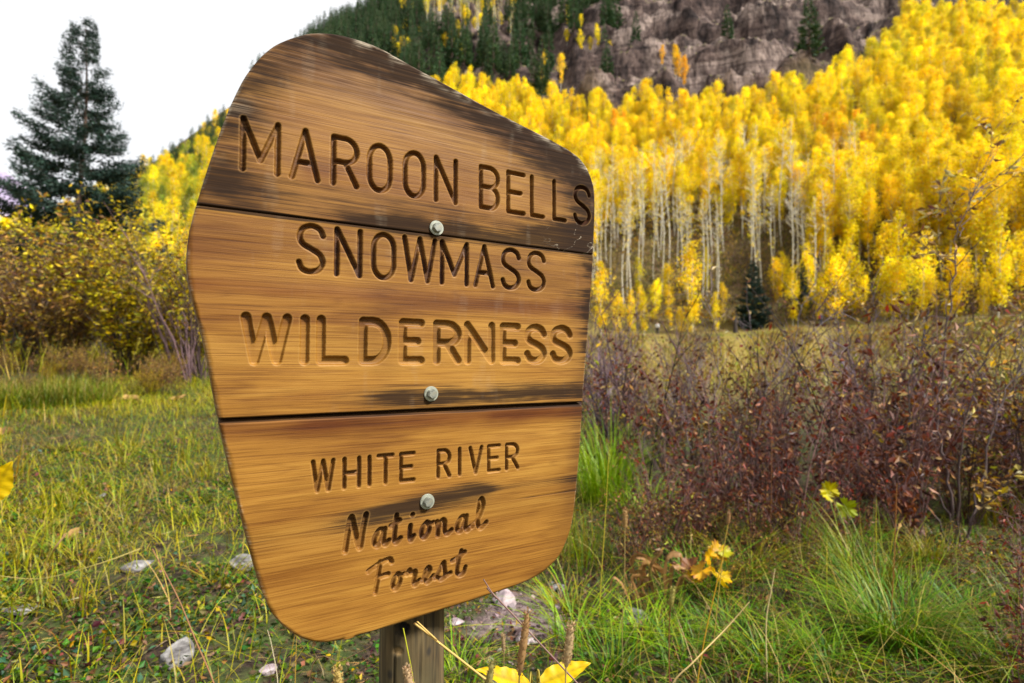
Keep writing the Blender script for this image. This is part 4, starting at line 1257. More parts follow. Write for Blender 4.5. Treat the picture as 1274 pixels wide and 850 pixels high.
# --- the right-hand thicket: low brown-leaved plants in front, bare purple willows behind
BR = [proto('brown_leaved_shrub', shrub(16 + 3 * i, 1.55, .58, 400 + 80 * i, BROWNR, .066, .028, (.135, .075, .072), .7, .03, 5, .0060, high=.76, vary=.42), 'shrub') for i in range(3)]
BRS = [proto('brown_leaved_shrub', shrub(16, 1.15, .6, 420, [(3, (.22, .12, .05)), (2, (.36, .22, .06)), (2, (.14, .055, .03)), (1, (.30, .30, .05))], .055, .024, (.07, .04, .032), .4, .2, 4, .0055), 'shrub') for i in range(2)]
PW = [proto('bare_willow', shrub(11, 1.95, .95, 60 if i else 0, WILLOWB, .05, .018, (TWIGP, (.22, .17, .21), (.085, .052, .055), (.12, .075, .10))[i], 0, .5, 4, .0112), 'shrub') for i in range(4)]
BRS_ = [proto('brown_leaved_shrub', shrub(16, 1.0, .5, 260, [(3, (.22, .12, .05)), (2, (.40, .25, .08)), (2, (.14, .055, .03)), (1, (.34, .32, .05))], .06, .026, (.07, .04, .032), .4, .2, 4, .0055), 'shrub')]
for px, d, s_ in ((238, 9.1, 1.2), (220, 9.5, 1.1), (252, 9.6, 1.2)):
    copy_of(PW[2], 'leafless rusty brown willow stems against the left edge of the sign', 'bare stems by the left edge of the sign', at(px, d), rng.uniform(0, 6.28), s_)
BS = [proto('dark_stemmed_willow', shrub(8, 2.0, 1.05, 110, [(3, (.24, .12, .05)), (2, (.50, .36, .07)), (2, (.45, .30, .16)), (1, (.30, .32, .04))], .075, .032, (.050, .030, .034), .2, .3, 8, .0135), 'shrub') for i in range(3)]
for k in range(20):
    px = rng.uniform(-40, 236); d = rng.uniform(7.6, 9.3)
    copy_of((WB[0], BRS_[0], BRS_[0], WB[2], BRS_[0])[k % 5], 'low scrubby bush in the grass at the foot of the left thicket', 'low scrub before the left thicket', at(px, d), rng.uniform(0, 6.28), rng.uniform(.12, .24) * (2.6 if k % 5 in (1, 2, 4) else 1), tilt=tuple(rng.normal(0, .1, 2)))
for px, d, s_ in ((345, 12.5, 1.0), (405, 14, 1.1), (470, 16, 1.0)):
    copy_of(WB[int(px) % 3], 'willow bush mostly hidden at the end of the left thicket', 'outer bushes of the left thicket', at(px, d), rng.uniform(0, 6.28), s_)
used = []
for (src, grp, lab, r0, r1, ph0, ph1, cell, n0, s0, s1, cond) in (
        (BR, 'brown leaved shrubs of the right thicket', 'dry red brown leaved shrub in the front of the thicket behind the sign', 3.75, 8.0, 6, 50, .66, 135, .5, 1.08, None),
        (BRS, 'thin leaved shrubs of the right thicket', 'sparse shrub with tan and yellowing leaves inside the right thicket', 4.8, 9.5, -7, 52, 1.05, 80, .8, 1.25, None),
        (BS, 'dark stemmed willows of the right thicket', 'dark stemmed willow standing among the brown leaved shrubs of the right thicket', 5.6, 12, 7, 50, 1.35, 46, .55, .9, None),
        (PW, 'bare purple willows of the right thicket', 'leafless purple grey willow shrub in the thicket below the meadow', 5.4, 24, -7, 50, 1.05, 280, .5, .95, None)):
    X, Y = grid_pts(r0, r1, ph0, ph1, cell)
    o = np.argsort(np.hypot(X, Y)); X, Y = X[o], Y[o]
    Z = zfun(X, Y); c = 0
    for x, y, z in zip(X, Y, Z):
        px, py = proj(x, y, z)
        if px > 1330 or px < (735 if src in (BR, BS) else 560) or c >= n0: continue
        rr = math.hypot(x, y)
        if src is BR and px > 1110 and rr < 4.5: continue
        if src is BR and rr < 6.2 and px < 835: continue
        if src is BR and rng.random() < .12: continue
        if src is BS and (rng.random() < .45 if (px > 1080 and rr > 5.5) else (770 < px < 900 and rr > 6) or (900 <= px < 960)): continue
        if rr > 7.5 and min(abs(px - 818), abs(px - 1022), abs(px - 915)) < 26: continue
        if src is PW and rng.random() < sstep(13, 24, rr) * .62: continue
        if src is PW and px > 1090 and rr > 15: continue
        copy_of(src[rng.integers(len(src))], lab, grp, (x, y, z), rng.uniform(0, 6.28), rng.uniform(s0, s1) * (1 - .15 * sstep(14, 24, rr)) * (1, 1, rng.uniform(.75, 1.25))[2], tilt=tuple(rng.normal(0, .10, 2))); c += 1

# --- brush under the trees and along the foot of the stand
ub = MB()
nb = 5600
a_ = np.arctan((rng.uniform(250, 1340, nb) - 637) / F); r_ = rng.uniform(86, 116, nb)
bx_, by_ = r_ * np.sin(a_), r_ * np.cos(a_); bz_ = zfun(bx_, by_)
hh_ = rng.uniform(.6, 2.4, nb) * (1 + .9 * (r_ > 94)) * (1 + .4 * fbm(bx_ * .1, by_ * .1, 161, 2))
BRUSH = [(4, (.20, .13, .10)), (3, (.13, .085, .075)), (2, (.30, .20, .07)), (2, (.20, .19, .04)), (1.2, (.55, .36, .02)), (1, (.11, .13, .03))]
bc_ = pick(nb, BRUSH, .2)
k_ = 16
P_ = np.repeat(np.stack([bx_, by_, bz_], 1), k_, 0) + np.stack([rng.normal(0, .6, nb * k_), rng.normal(0, .6, nb * k_), rng.uniform(0, 1, nb * k_) * np.repeat(hh_, k_)], 1)
ub.leaves(P_, unit(nb * k_, -.2, 1) + [0, 0, .5], rng.uniform(.25, .7, nb * k_), rng.uniform(.07, .22, nb * k_), np.repeat(bc_, k_, 0) * np.exp(rng.normal(0, .25, (nb * k_, 1))))
nb2 = 1250
a_ = np.arctan((rng.uniform(330, 1340, nb2) - 637) / F); r_ = rng.uniform(26, 66, nb2)
bx_, by_ = r_ * np.sin(a_), r_ * np.cos(a_); pq_ = 637 + F * bx_ / by_; kk = (fbm(bx_ * .08, by_ * .08, 171, 3) > -.05) & ~((r_ > 28) & (np.minimum(np.minimum(np.abs(pq_ - 818), np.abs(pq_ - 1022)), np.abs(pq_ - 915)) < 17)); bx_, by_ = bx_[kk], by_[kk]; nb2 = len(bx_); bz_ = zfun(bx_, by_)
k_ = 12; bc_ = pick(nb2, [(3, (.20, .13, .06)), (3, (.30, .23, .06)), (2, (.16, .15, .03)), (1.5, (.14, .085, .075)), (1, (.36, .22, .05))], .25); hh_ = rng.uniform(.2, .9, nb2)
P_ = np.repeat(np.stack([bx_, by_, bz_], 1), k_, 0) + np.stack([rng.normal(0, .35, nb2 * k_), rng.normal(0, .35, nb2 * k_), rng.uniform(0, 1, nb2 * k_) * np.repeat(hh_, k_)], 1)
ub.leaves(P_, unit(nb2 * k_, -.2, 1) + [0, 0, .7], rng.uniform(.15, .5, nb2 * k_), rng.uniform(.03, .12, nb2 * k_), np.repeat(bc_, k_, 0) * np.exp(rng.normal(0, .25, (nb2 * k_, 1))))
tag(link('undergrowth', ub.mesh('undergrowth', [M_LEAF], smooth=False)), kind='stuff')
# ------------------------------------------------------------------ the two large open willows of the foreground
def branch_shrub(name, label, base, limbs, col, r0, nleaf, pal, leaf=.055, lw=.022, twigs=3):
    """limbs: lists of (px, py, depth) knots of each main stem, real points in space"""
    root = thing(name, label, 'shrub', base)
    st = MB(); lf = MB()
    for li, (kn, ra) in enumerate(limbs):
        P = []
        for px, py, d in kn:
            x = (px - 637) / F * d
            P.append((x, d, CAMZ + (HY - py) / F * d))
        P = crom(np.array(P) - np.array(base), 6)
        P = P + rng.normal(0, .010, P.shape)
        n = len(P); q = np.linspace(0, 1, n)
        c = np.array(col) * np.exp(rng.normal(0, .12))
        st.tube(P, ra * .74 * (1 - .78 * q), c, 6)
        segs = [P]
        for _ in range(twigs + n // 5):
            t = rng.uniform(.3, .98); s0 = np.array([np.interp(t, q, P[:, k]) for k in range(3)])
            k = min(n - 2, int(t * (n - 1))); d = P[k + 1] - P[k]; d = d / np.linalg.norm(d)
            d = d + rng.normal(0, .55, 3) + np.array([0, 0, .25]); d /= np.linalg.norm(d)
            l2 = rng.uniform(.12, .42); qq = np.linspace(0, 1, 5)[:, None]
            p2 = s0 + d * l2 * qq + rng.normal(0, .03, (5, 3)) * l2 * qq
            st.tube(p2, max(ra * .30, .0022) * (1 - .6 * qq[:, 0]), c * 1.2, 4); segs.append(p2)
        per = max(1, int(nleaf / len(limbs) / len(segs)))
        for s in segs:
            m = max(1, int(per * rng.uniform(.4, 1.6))); qq = np.linspace(0, 1, len(s)); t = rng.uniform(.35, 1, m)
            cc = np.stack([np.interp(t, qq, s[:, k]) for k in range(3)], 1)
            lf.leaves(cc, unit(m, -.6, .9), leaf * rng.uniform(.6, 1.2, m), lw * rng.uniform(.6, 1.3, m), pick(m, pal, .2), cup=.3)
    link('stems', st.mesh('stems', [M_TWIG]), root)
    link('foliage', lf.mesh('foliage', [M_LEAF], smooth=False), root)
    return root


CURL = [(3, (.40, .27, .09)), (3, (.55, .44, .22)), (2, (.62, .40, .03)), (2, (.20, .10, .05)), (1, (.13, .05, .035))]
branch_shrub('open_willow', 'tall open willow with curled tan leaves rising above the right thicket', at(1188, 3.75),
             [([(1188, 690, 3.75), (1178, 600, 3.75), (1166, 520, 3.8), (1176, 430, 3.85), (1190, 340, 3.9), (1196, 290, 3.95), (1222, 235, 4.0), (1262, 212, 4.0)], .0125),
              ([(1196, 290, 3.95), (1186, 262, 3.95), (1172, 250, 3.9)], .005),
              ([(1190, 345, 3.9), (1170, 318, 3.85), (1155, 306, 3.8)], .005),
              ([(1196, 290, 3.95), (1212, 262, 4.1), (1240, 180, 4.2), (1250, 150, 4.2)], .0045),
              ([(1188, 690, 3.75), (1215, 600, 3.8), (1235, 520, 3.9), (1262, 470, 4.0), (1300, 440, 4.1)], .011),
              ([(1185, 690, 3.75), (1192, 560, 3.7), (1215, 470, 3.65), (1246, 420, 3.6), (1290, 395, 3.6)], .010),
              ([(1180, 690, 3.75), (1140, 600, 3.75), (1128, 520, 3.8), (1140, 450, 3.8), (1168, 410, 3.8)], .010),
              ([(1185, 690, 3.75), (1205, 640, 3.6), (1250, 600, 3.5), (1300, 570, 3.5)], .010),
              ([(1180, 690, 3.75), (1165, 620, 3.9), (1100, 560, 4.0), (1060, 520, 4.1)], .008)],
             (.085, .060, .058), .012, 520, CURL, .066, .028, 9)
branch_shrub('open_willow', 'leaning bare willow whose thick stem slants to the upper right behind the sign', at(872, 5.0),
             [([(872, 610, 5.0), (905, 565, 5.0), (945, 500, 5.0), (985, 440, 5.05), (1020, 405, 5.1), (1060, 385, 5.1)], .014),
              ([(945, 500, 5.0), (975, 470, 4.9), (1020, 450, 4.8), (1060, 430, 4.8)], .008),
              ([(872, 610, 5.0), (885, 520, 5.1), (895, 440, 5.1), (885, 390, 5.1), (888, 350, 5.15)], .008),
              ([(872, 610, 5.0), (935, 570, 5.0), (945, 480, 5.0), (935, 420, 5.0), (925, 395, 5.0)], .007),
              ([(872, 610, 5.0), (850, 520, 5.2), (862, 450, 5.2), (868, 405, 5.2)], .007),
              ([(985, 440, 5.05), (1000, 380, 5.1), (1018, 340, 5.1), (1012, 300, 5.1)], .005)],
             (.15, .12, .13), .012, 190, CURL, .055, .022, 7)
branch_shrub('open_willow', 'slim dark willow with upright stems in the middle of the thicket', at(1075, 5.2),
             [([(1075, 620, 5.2), (1060, 540, 5.2), (1048, 470, 5.2), (1042, 400, 5.2), (1046, 360, 5.2)], .009),
              ([(1075, 620, 5.2), (1085, 530, 5.3), (1078, 450, 5.3), (1090, 390, 5.3), (1086, 345, 5.3)], .009),
              ([(1075, 620, 5.2), (1110, 540, 5.2), (1125, 450, 5.2), (1120, 370, 5.2)], .008),
              ([(1075, 620, 5.2), (1030, 560, 5.1), (1010, 500, 5.1), (985, 430, 5.1)], .008)],
             (.13, .10, .12), .010, 160, CURL, .055, .022, 6)
branch_shrub('open_willow', 'brown twiggy willow with orange leaves at the right edge of the thicket', at(1290, 4.2),
             [([(1290, 640, 4.2), (1270, 560, 4.2), (1240, 500, 4.2), (1200, 470, 4.2)], .009), ([(1290, 640, 4.2), (1262, 540, 4.3), (1262, 450, 4.3), (1280, 380, 4.3)], .009),
              ([(1290, 640, 4.2), (1240, 610, 4.0), (1205, 600, 4.0)], .007), ([(1290, 650, 4.2), (1255, 690, 3.4), (1215, 725, 3.3)], .008)],
             (.055, .036, .030), .010, 240, [(3, (.42, .22, .03)), (2, (.22, .09, .04)), (2, (.50, .33, .06)), (2, (.10, .045, .04))], .06, .026, 4)
branch_shrub('open_willow', 'thin bare twigs reaching across the yellow trees beside the sign edge', at(745, 5.4),
             [([(745, 600, 5.4), (738, 500, 5.4), (738, 430, 5.4), (750, 370, 5.4), (776, 322, 5.4)], .006), ([(745, 600, 5.4), (765, 500, 5.5), (790, 430, 5.5), (800, 390, 5.5)], .006)],
             (.11, .09, .10), .008, 24, CURL, .05, .02, 3)


# ------------------------------------------------------------------ grass and ground cover
def nz(n): return rng.normal(0, 1, n)


def ground_xy(n, px0, px1, r0, r1, pw=1.0):
    a = np.arctan((rng.uniform(px0, px1, n) - 637) / F)
    r = np.sqrt(rng.uniform(r0 ** (2 * pw), r1 ** (2 * pw), n)) ** (1 / pw)
    return r * np.sin(a), r * np.cos(a)


def on(x, y): return np.stack([x, y, zfun(x, y) - .004], 1)


TURF = [(4, (.10, .21, .02)), (3, (.19, .29, .022)), (2, (.05, .10, .025)), (2, (.42, .30, .10)), (2.5, (.17, .085, .045)), (1.5, (.28, .19, .07)), (1, (.09, .035, .03)), (1, (.34, .33, .03))]
g = MB()
# left meadow: a matted, patchy turf with taller loose blades
x, y = ground_xy(60000, -120, 470, 1.7, 11.0, .78)
pt = fbm(x * .9, y * .9, 201, 3); p2_ = fbm(x * 2.6, y * 2.6, 203, 2); p3_ = fbm(x * 1.7, y * .8, 204, 3); r = np.hypot(x, y)
k = rng.random(len(x)) < np.clip(.05 + .72 * sstep(3.0, 5.0, r + 0.7 * pt) + .7 * np.clip(p2_ - .12, 0, 1) - .6 * np.clip(-p3_ - .15, 0, 1), .03, 1) * (1 - bare_mask(x, y))
x, y, pt, r, p3_ = x[k], y[k], pt[k], r[k], p3_[k]; n = len(x)
h = np.clip(.065 + .03 * nz(n) + .05 * pt, .02, .28) * (1 + .3 * sstep(7, 10, r)) * np.where(rng.random(n) < .06, 2.2, 1)
YB = [(4, (.52, .50, .03)), (4, (.62, .53, .045)), (2, (.36, .42, .025)), (2, (.62, .47, .13))]
BT = [(3, (.30, .20, .08)), (3, (.20, .12, .055)), (2, (.42, .30, .13)), (1, (.20, .20, .03))]
cA = pick(n, YB, .22); cB = pick(n, YGRN + GRN, .25) * 1.25; cC = pick(n, BT, .25)
wA = sstep(-.1, .25, pt + .12 * nz(n))[:, None]; wC = (sstep(-.02, .25, -p3_ + .12 * nz(n)) * .85)[:, None]
cc = (cA * wA + cB * (1 - wA)) * (1 - wC) + cC * wC
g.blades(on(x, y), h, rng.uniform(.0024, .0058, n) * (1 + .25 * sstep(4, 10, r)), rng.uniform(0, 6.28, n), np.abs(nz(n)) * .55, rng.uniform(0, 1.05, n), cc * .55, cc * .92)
# tall green grass against the left bushes
x, y = ground_xy(5200, -80, 150, 8.5, 9.3); n = len(x)
k = fbm(x * 1.3, y * 1.3, 207, 2) > .08; x, y = x[k], y[k]; n = len(x)
g.blades(on(x, y), rng.uniform(.12, .42, n) * (1 + .5 * fbm(x * 2, y * 2, 208, 2)), .007, rng.uniform(0, 6.28, n), np.abs(nz(n)) * .3, rng.uniform(0, .8, n), pick(n, GRN, .3) * .7, pick(n, GRN + STRAW, .25))
x, y = ground_xy(9000, 440, 800, 4.6, 16, .7); n = len(x)
g.blades(on(x, y), rng.uniform(.08, .32, n), rng.uniform(.004, .008, n), rng.uniform(0, 6.28, n), np.abs(nz(n)) * .45, rng.uniform(0, 1, n), pick(n, YGRN + GRN, .25) * .6, pick(n, YGRN + GRN, .25), 4)
# wide yellow-green tufts in the left foreground
for px, py, nb, hh, wd, pal in ((75, 640, 26, .30, .010, YGRN), (200, 590, 30, .30, .009, YGRN), (22, 600, 26, .34, .010, YGRN), (255, 600, 26, .28, .008, YGRN), (160, 560, 22, .30, .009, YGRN), (40, 770, 20, .26, .009, YGRN), (60, 690, 16, .24, .008, YGRN),
                               (120, 745, 14, .26, .007, YGRN), (285, 560, 20, .30, .008, YGRN), (15, 720, 18, .26, .009, YGRN), (110, 615, 18, .26, .008, YGRN), (230, 575, 16, .28, .008, YGRN), (330, 810, 16, .16, .006, GRN), (180, 800, 12, .2, .006, YGRN),
                               (300, 640, 12, .16, .006, YGRN), (150, 680, 10, .18, .006, YGRN), (90, 830, 14, .2, .007, YGRN), (5, 520, 24, .34, .010, YGRN), (70, 530, 24, .3, .009, YGRN)):
    c = gpt(px, py); x = c[0] + nz(nb) * .07; y = c[1] + nz(nb) * .07
    g.blades(on(x, y), hh * rng.uniform(.5, 1.15, nb), wd * rng.uniform(.6, 1.2, nb), rng.uniform(0, 6.28, nb), np.abs(nz(nb)) * .22, rng.uniform(0, .6, nb), pick(nb, pal, .15) * .85, pick(nb, pal, .15) * 1.1, 5)
# right foreground turf
x, y = ground_xy(21000, 470, 1400, 1.75, 5.6, .8); r = np.hypot(x, y)
pt = fbm(x * 1.2, y * 1.2, 211, 3)
k = rng.random(len(x)) < np.clip(.55 + pt, .1, 1) * (1 - .93 * bare_mask(x, y)); x, y, pt = x[k], y[k], pt[k]; n = len(x)
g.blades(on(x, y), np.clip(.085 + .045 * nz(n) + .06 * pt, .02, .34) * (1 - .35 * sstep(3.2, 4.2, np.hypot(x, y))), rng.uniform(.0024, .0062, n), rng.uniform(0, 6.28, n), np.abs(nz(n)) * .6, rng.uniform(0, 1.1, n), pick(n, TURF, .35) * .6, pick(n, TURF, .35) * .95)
# long loose blades tangled over the right turf
x, y = ground_xy(1500, 640, 1400, 1.75, 4.3, .9); n = len(x)
k = rng.random(n) < np.clip(.55 + 1.2 * fbm(x * 2, y * 2, 217, 3), .05, 1) * (1 - bare_mask(x, y)); x, y = x[k], y[k]; n = len(x)
LB = [(3, (.14, .28, .02)), (3, (.28, .36, .03)), (2, (.44, .40, .05)), (3, (.52, .38, .14)), (1.5, (.30, .17, .06)), (1, (.20, .08, .04))]
g.blades(on(x, y), rng.uniform(.16, .44, n), rng.uniform(.0022, .0048, n), rng.uniform(0, 6.28, n), np.abs(nz(n)) * .5, rng.uniform(.1, 1.2, n), pick(n, LB, .25) * .8, pick(n, LB, .25) * 1.05, 6)
x, y = ground_xy(620, -100, 430, 1.75, 5.0, .9); n = len(x)
LB = [(3, (.40, .42, .03)), (3, (.54, .46, .05)), (2, (.24, .34, .03)), (2, (.56, .40, .16)), (1, (.36, .20, .08))]
g.blades(on(x, y), rng.uniform(.12, .34, n), rng.uniform(.002, .0045, n), rng.uniform(0, 6.28, n), np.abs(nz(n)) * .5, rng.uniform(.1, 1.1, n), pick(n, LB, .25) * .8, pick(n, LB, .25) * 1.05, 6)
# grass between the thicket and the meadow edge, straw and dull green
x, y = ground_xy(58000, 300, 1400, 15, 80, .55); n = len(x); pt = fbm(x * .09, y * .09, 213, 3); r = np.hypot(x, y)
c1 = pick(n, [(3, (.40, .31, .045)), (3, (.28, .28, .03)), (2, (.42, .29, .07)), (.7, (.26, .15, .06))], .2)
gm = (.28 * sstep(24, 38, np.degrees(np.arctan2(x, y))) * sstep(30, 50, r) + np.exp(-(((x / y * F + 637) - 905) / 70) ** 2 - ((y - 70) / 9) ** 2) * 1.2 + (pt > .22) * .6).clip(0, 1)[:, None]
c1 = c1 * (1 - gm) + np.array([.14, .24, .015]) * gm
g.blades(on(x, y), rng.uniform(.25, .6, n) * (1 + .2 * pt) * (1 - .68 * sstep(36, 60, r)) * np.where((r > 25) & (np.minimum(np.minimum(np.abs(x / y * F - 181), np.abs(x / y * F - 385)), np.abs(x / y * F - 278)) < 15), .3, 1), .010 + .00055 * r, rng.uniform(0, 6.28, n), np.abs(nz(n)) * .3, rng.uniform(0, .8, n), c1 * .8, c1, 3)
# left far meadow behind the bushes
x, y = ground_xy(9000, -100, 330, 11, 50, .55); n = len(x); r = np.hypot(x, y)
g.blades(on(x, y), rng.uniform(.3, .8, n), .008 + .0006 * r, rng.uniform(0, 6.28, n), np.abs(nz(n)) * .3, rng.uniform(0, .6, n), pick(n, YGRN, .2) * .8, pick(n, YGRN, .2), 3)
tag(link('grass', g.mesh('grass', [M_GRASS])), kind='stuff')

# clumps one can tell apart
def tuft(label, c, nb, h, wd, spread, pal, curl=(0.2, 1.0), lean=.35, base=.03, group=None):
    o = thing('grass_tuft', label, 'grass tuft', tuple(c), 0, group)
    m = MB(); a = rng.uniform(0, 6.28, nb); d = np.sqrt(rng.random(nb)) * spread
    P = np.stack([np.cos(a) * d, np.sin(a) * d, np.zeros(nb) - .01], 1)
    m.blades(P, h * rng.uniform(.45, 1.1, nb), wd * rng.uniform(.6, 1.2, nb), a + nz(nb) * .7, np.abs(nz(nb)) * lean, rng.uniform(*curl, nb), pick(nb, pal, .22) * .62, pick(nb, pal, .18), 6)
    link('blades', m.mesh('blades', [M_GRASS]), o)
    return o


BRIGHT = [(4, (.22, .42, .018)), (3, (.34, .52, .025)), (2, (.48, .54, .04)), (1, (.10, .24, .02))]
DEEP = [(4, (.085, .23, .020)), (3, (.15, .31, .025)), (2, (.055, .16, .025)), (2, (.28, .36, .035)), (1, (.42, .34, .12))]
tuft('tall bright green grass clump close beside the right edge of the sign', gpt(752, 628), 330, .95, .0075, .20, BRIGHT, (.15, .8), .13)
tuft('arching green grass clump below the tall clump beside the sign', gpt(800, 640), 190, .52, .006, .22, BRIGHT, (.5, 1.1), .3)
tuft('big deep green grass tussock spreading at the lower right', gpt(1110, 806), 430, .40, .0062, .13, DEEP, (.35, 1.05), .5)
tuft('upright yellow green grass rising behind the big tussock', gpt(1085, 745), 150, .55, .0052, .15, YGRN + GRN, (.1, .7), .22)
tuft('dark green low tussock in front of the drooping dry leaves', gpt(905, 800), 220, .22, .005, .16, DEEP, (.4, 1.1), .5)
tuft('dull green grass clump at the thicket foot below the yellow leaves', gpt(985, 690), 230, .42, .006, .22, DEEP + YGRN, (.4, 1.1), .4)
tuft('yellowed grass clump beneath the twiggy willow at the right edge', gpt(1235, 650), 260, .55, .006, .30, YGRN, (.3, 1.0), .35)
tuft('straw mixed grass clump in the bottom right corner', gpt(1250, 830), 260, .26, .005, .22, GRN + STRAW, (.4, 1.1), .55)
tuft('stiff yellow green stems close against the lower right corner of the sign', gpt(727, 705), 110, .50, .0042, .16, YGRN + BRIGHT, (.0, .35), .14)
tuft('small pale green grass clump right behind the sign post', gpt(575, 842), 90, .22, .0045, .08, BRIGHT, (.5, 1.1), .45)

spots = [(712, 800, BRIGHT), (760, 842, DEEP), (850, 835, DEEP), (800, 800, BRIGHT), (955, 842, DEEP), (1010, 815, BRIGHT), (1195, 770, DEEP), (1190, 842, DEEP), (1030, 850, DEEP), (930, 720, YGRN), (1150, 700, YGRN), (1260, 760, GRN), (705, 760, YGRN), (870, 740, DEEP), (1045, 715, DEEP)]
for k, (px, py, pal) in enumerate(spots):
    tuft('coarse mixed green grass clump in the tangled right foreground', gpt(px, py), int(rng.uniform(60, 120)), rng.uniform(.20, .38), rng.uniform(.006, .0095), .09, pal, (.3, 1.1), .5, group='coarse clumps of the right foreground')
for k in range(16):
    tuft('loose yellow green grass clump in the short turf left of the sign', gpt(rng.uniform(-10, 290), rng.uniform(540, 760)), int(rng.uniform(25, 60)), rng.uniform(.10, .24), rng.uniform(.005, .008), .07, YGRN if k % 3 else GRN, (.3, 1.1), .5, group='grass clumps of the left turf')
# low herbs, dead leaves and litter
hb = MB()
x, y = ground_xy(30000, -120, 560, 1.75, 6.4, .75); r = np.hypot(x, y)
pt = fbm(x * 1.6, y * 1.6, 221, 3)
k = rng.random(len(x)) < np.clip(.48 + 1.5 * pt, .05, 1) * (1 - .5 * sstep(3.6, 6, r)) * (1 - bare_mask(x, y)); x, y, pt = x[k], y[k], pt[k]; n = len(x)
P = on(x, y); P[:, 2] += rng.uniform(.004, .045, n)
HERB = [(4, (.04, .11, .022)), (4, (.075, .15, .022)), (2.5, (.17, .19, .03)), (.8, (.085, .026, .028)), (.4, (.17, .07, .055)), (1.2, (.16, .10, .06)), (1.5, (.24, .14, .07)), (.7, (.42, .28, .04)), (1, (.04, .10, .055))]
hb.leaves(P, unit(n, -.1, .75), rng.uniform(.013, .040, n), rng.uniform(.010, .028, n), pick(n, HERB, .35))
x, y = ground_xy(17000, 520, 1400, 1.75, 5.2, .75); n = len(x)
k = rng.random(n) < (1 - .9 * bare_mask(x, y)) * .8; x, y = x[k], y[k]; n = len(x)
P = on(x, y); P[:, 2] += rng.uniform(.004, .06, n)
hb.leaves(P, unit(n, -.2, .8), rng.uniform(.014, .042, n), rng.uniform(.008, .022, n), pick(n, [(3, (.05, .11, .025)), (3, (.13, .06, .035)), (2, (.24, .15, .08)), (1.5, (.09, .16, .02)), (1, (.17, .035, .04)), (.7, (.45, .30, .03))], .28))
tag(link('ground_cover', hb.mesh('ground_cover', [M_LEAF], smooth=False)), kind='stuff')
lt = MB()
x, y = ground_xy(15000, -120, 1400, 1.75, 7.5, .7); n = len(x)
k = rng.random(n) < 1 - .8 * bare_mask(x, y); x, y = x[k], y[k]; n = len(x)
P = on(x, y); P[:, 2] += rng.uniform(.003, .02, n)
ln = rng.uniform(.02, .12, n) * rng.uniform(.4, 1.3, n)
D = unit(n, -.06, .16)
lt.leaves(P, D, ln, rng.uniform(.0025, .006, n), pick(n, STRAW + [(3, (.16, .09, .05)), (2, (.30, .22, .16))], .3), cup=.05)
tag(link('dead_grass', lt.mesh('dead_grass', [M_LEAF], smooth=False)), kind='stuff')


# ------------------------------------------------------------------ stones
def stone(label, px, py, w_, d_, h_, seed, mat=None, sink=.3, rz=0):
    m = bmesh.new(); bmesh.ops.create_icosphere(m, subdivisions=4, radius=.5)
    V = np.array([v.co[:] for v in m.verts]); rs = np.random.default_rng(seed)
    for _ in range(11):
        nn = rs.normal(size=3); nn /= np.linalg.norm(nn); dcut = rs.uniform(.24, .42)
        V = V - np.clip(V @ nn - dcut, 0, 1)[:, None] * nn * .92
    n1 = fbm(V[:, 0] * 6 + 5 * V[:, 2] + seed, V[:, 1] * 6 - 3 * V[:, 2] + seed * 3.1, seed % 50, 4)
    V = V * (1 + .14 * n1)[:, None] * np.array([w_, d_, h_]) * 1.08
    for v, c in zip(m.verts, V): v.co = c
    me = bpy.data.meshes.new('stone'); m.to_mesh(me); m.free()
    me.materials.append(mat or M_STONE)
    for p in me.polygons: p.use_smooth = True
    c = gpt(px, py)
    o = link('stone', me, None, (c[0], c[1], c[2] + h_ * (.5 - sink)), (0, 0, rz))
    tag(o, label, 'stone')


M_PINK = simple_mat('pink_grey_stone', [(0.28, (0.12, 0.09, 0.10)), (0.5, (0.33, 0.26, 0.27)), (0.72, (0.52, 0.45, 0.45))], (1, 1, 1), 18, 0.9, 0.5, 0.01)
stone('flat pale grey stone lying in the low herbs left of the sign', 176, 708, .17, .12, .065, 11, rz=.3)
stone('grey stone half hidden by the left edge of the sign', 308, 708, .15, .12, .10, 23)
stone('tall white and grey streaked stone by the dry stalks', 228, 826, .11, .10, .13, 37, sink=.36, rz=.9)
stone('small pink grey stone near the foot of the post', 341, 838, .075, .06, .03, 41, M_PINK)
stone('little round grey stone among yellow grass', 130, 622, .07, .06, .05, 53)
stone('dark flat stone sunk in the turf below the dry grass', 35, 762, .16, .12, .03, 59)
stone('broken grey stone below the drooping brown leaves', 788, 775, .13, .12, .08, 61, rz=.4)
stone('pinkish rubble stone on the bare soil beside the post', 655, 800, .12, .10, .06, 67, M_PINK)
stone('rough pink stone on the far rim of the bare soil', 628, 752, .13, .10, .11, 71, M_PINK)
stone('pale stone just under the yellow leaves by the post', 625, 848, .10, .08, .04, 73)
stone('small stone on the left rim of the bare soil', 570, 778, .07, .06, .03, 79, M_PINK)
stone('grey stone in grass under the sign corner', 690, 733, .11, .09, .06, 83)


# ------------------------------------------------------------------ single leaves and stalks in the foreground
def P3(px, py, d): return np.array([(px - 637) / F * d, d, CAMZ + (HY - py) / F * d])


